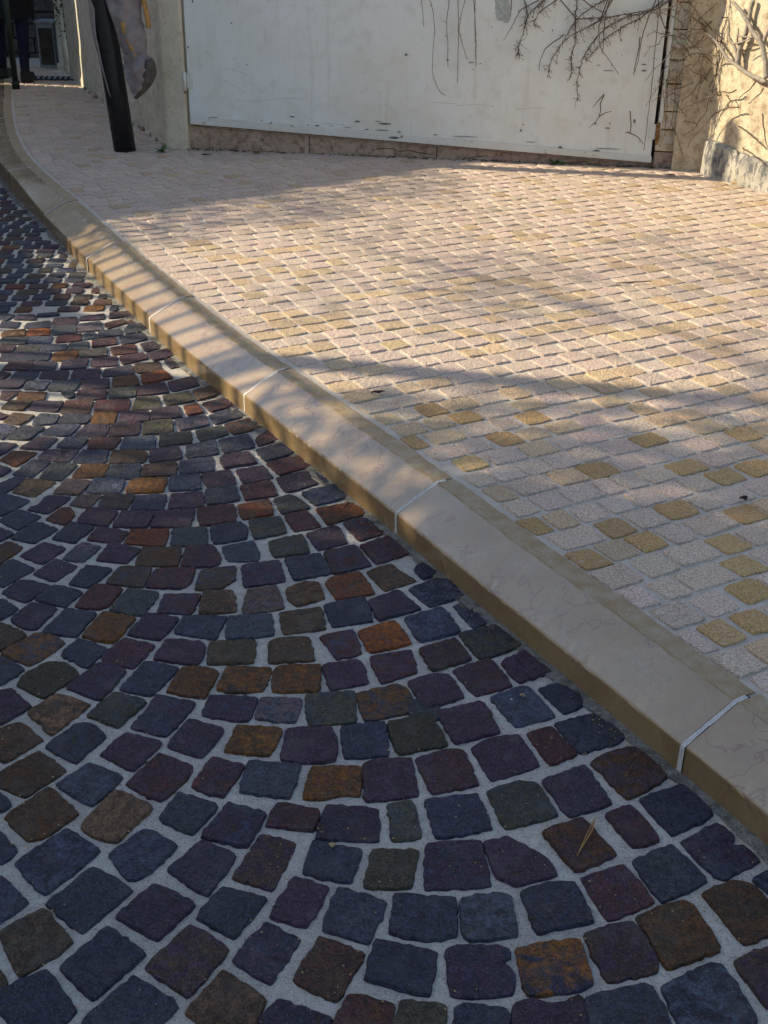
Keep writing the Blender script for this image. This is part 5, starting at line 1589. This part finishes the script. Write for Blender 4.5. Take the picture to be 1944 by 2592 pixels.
# trees in the gap between the houses
def tree(name, loc, label, limbs, leaves, lsize, seed):
    rr = random.Random(seed)
    t = tag(empty(name, loc), label, 'tree')
    mb = MB()
    for pts, r0, r1 in limbs:
        m = len(pts)
        mb.tube(pts, [r0 + (r1 - r0) * i / (m - 1) for i in range(m)], 8)
    mb.build('trunk', M_TRUNK, t, True)
    P = []
    for (cx, cy, cz, rx, ry, rz, k) in leaves:
        for _ in range(k):
            while True:
                a, b, c = rr.uniform(-1, 1), rr.uniform(-1, 1), rr.uniform(-1, 1)
                if a * a + b * b + c * c < 1:
                    break
            P.append((cx + a * rx, cy + b * ry, cz + c * rz))
    leaf_cloud('crown', P, lsize, M_HEDGE, t, rr)
    return t


tree('laurel_tree', (-5.2, 3.3, 0), 'dense evergreen tree in the garden across the street',
     [([(0, 0, -.1), (.05, .05, 1.2), (0, .1, 2.4), (.05, .1, 3.6)], .10, .04), ([(0, .1, 2.0), (.1, .5, 2.6), (.1, .8, 2.9)], .05, .02), ([(0, .1, 2.4), (.1, -.4, 3.0), (.1, -.7, 3.5)], .05, .02)],
     [(0, .15, 3.0, .6, .60, .75, 2400), (0, -.1, 4.0, .6, .55, .8, 2200), (0, .45, 3.5, .5, .5, .5, 900), (0, .55, 4.2, .6, .55, .75, 1300)], .038, 1)
tree('bare_tree', (-5.9, 4.4, 0), 'sparse drooping tree behind the garden railing across the street',
     [([(0, 0, -.1), (.1, .05, 1.6), (.2, -.05, 3.2), (.3, -.2, 4.4)], .10, .05), ([(.25, -.1, 4.2), (.4, .35, 4.0), (.4, .9, 3.65), (.4, 1.4, 3.3), (.4, 1.75, 3.1)], .022, .006),
      ([(.3, -.1, 4.0), (.4, .5, 4.3), (.4, 1.1, 4.25), (.4, 1.9, 4.0)], .018, .005)],
     [(.4, .9, 3.62, .3, .65, .20, 330), (.4, 1.4, 4.2, .4, .8, .30, 260), (.4, .3, 4.3, .4, .5, .35, 330), (.4, .6, 3.3, .4, .5, .25, 110), (.4, 1.2, 3.9, .5, 1.2, .8, 420)], .030, 2)
tree('shadow_fringe_tree', (-5.6, 6.4, 0), 'unseen leafy tree added to soften the shadow edge of the gable',  # added out of view so its leaves blur the roof verge's shadow
     [([(0, 0, -.1), (.05, .0, 1.2), (.05, .1, 2.4), (.1, .4, 3.0)], .07, .03), ([(.05, .1, 2.2), (.1, -.3, 2.6), (.15, -.5, 2.75)], .03, .01)],
     [(.1, -.35, 2.62, .3, .5, .26, 700), (.1, .2, 2.93, .3, .5, .30, 900), (.1, .85, 3.3, .3, .55, .28, 750), (.1, .3, 3.2, .3, 1.0, .35, 420)], .028, 5)

# crumbs of mortar, sand and leaf in the joints and along the kerb foot
rq = random.Random(40)
gv, gf = [], []
for i in range(2600):
    if i % 3 == 0:
        p_, d_, n_ = kerb_at(rq.uniform(1.2, 7.5))
        x, y = p_.x - n_.x * rq.uniform(.002, .05), p_.y - n_.y * rq.uniform(.002, .05)
    else:
        y = 1.05 + 3.2 * rq.random() ** 1.6
        x = rq.uniform(-0.36 * y - .3, .9)
        if kerb_dist(x, y) < .01:
            continue
    r = rq.uniform(.0009, .0024)
    k = len(gv)
    z = .0045 + r * .3
    gv += [(x + r * rq.uniform(.6, 1.3), y, z), (x, y + r * rq.uniform(.6, 1.3), z), (x - r * rq.uniform(.6, 1.3), y, z), (x, y - r * rq.uniform(.6, 1.3), z), (x, y, z + r * .9), (x, y, z - r)]
    gf += [(k, k + 1, k + 4), (k + 1, k + 2, k + 4), (k + 2, k + 3, k + 4), (k + 3, k, k + 4), (k + 1, k, k + 5), (k + 2, k + 1, k + 5), (k + 3, k + 2, k + 5), (k, k + 3, k + 5)]
tag(mesh_obj('grit', gv, gf, M_PEBBLE), 'fine tan grit scattered over the road joints and kerb foot', 'grit', kind='stuff')
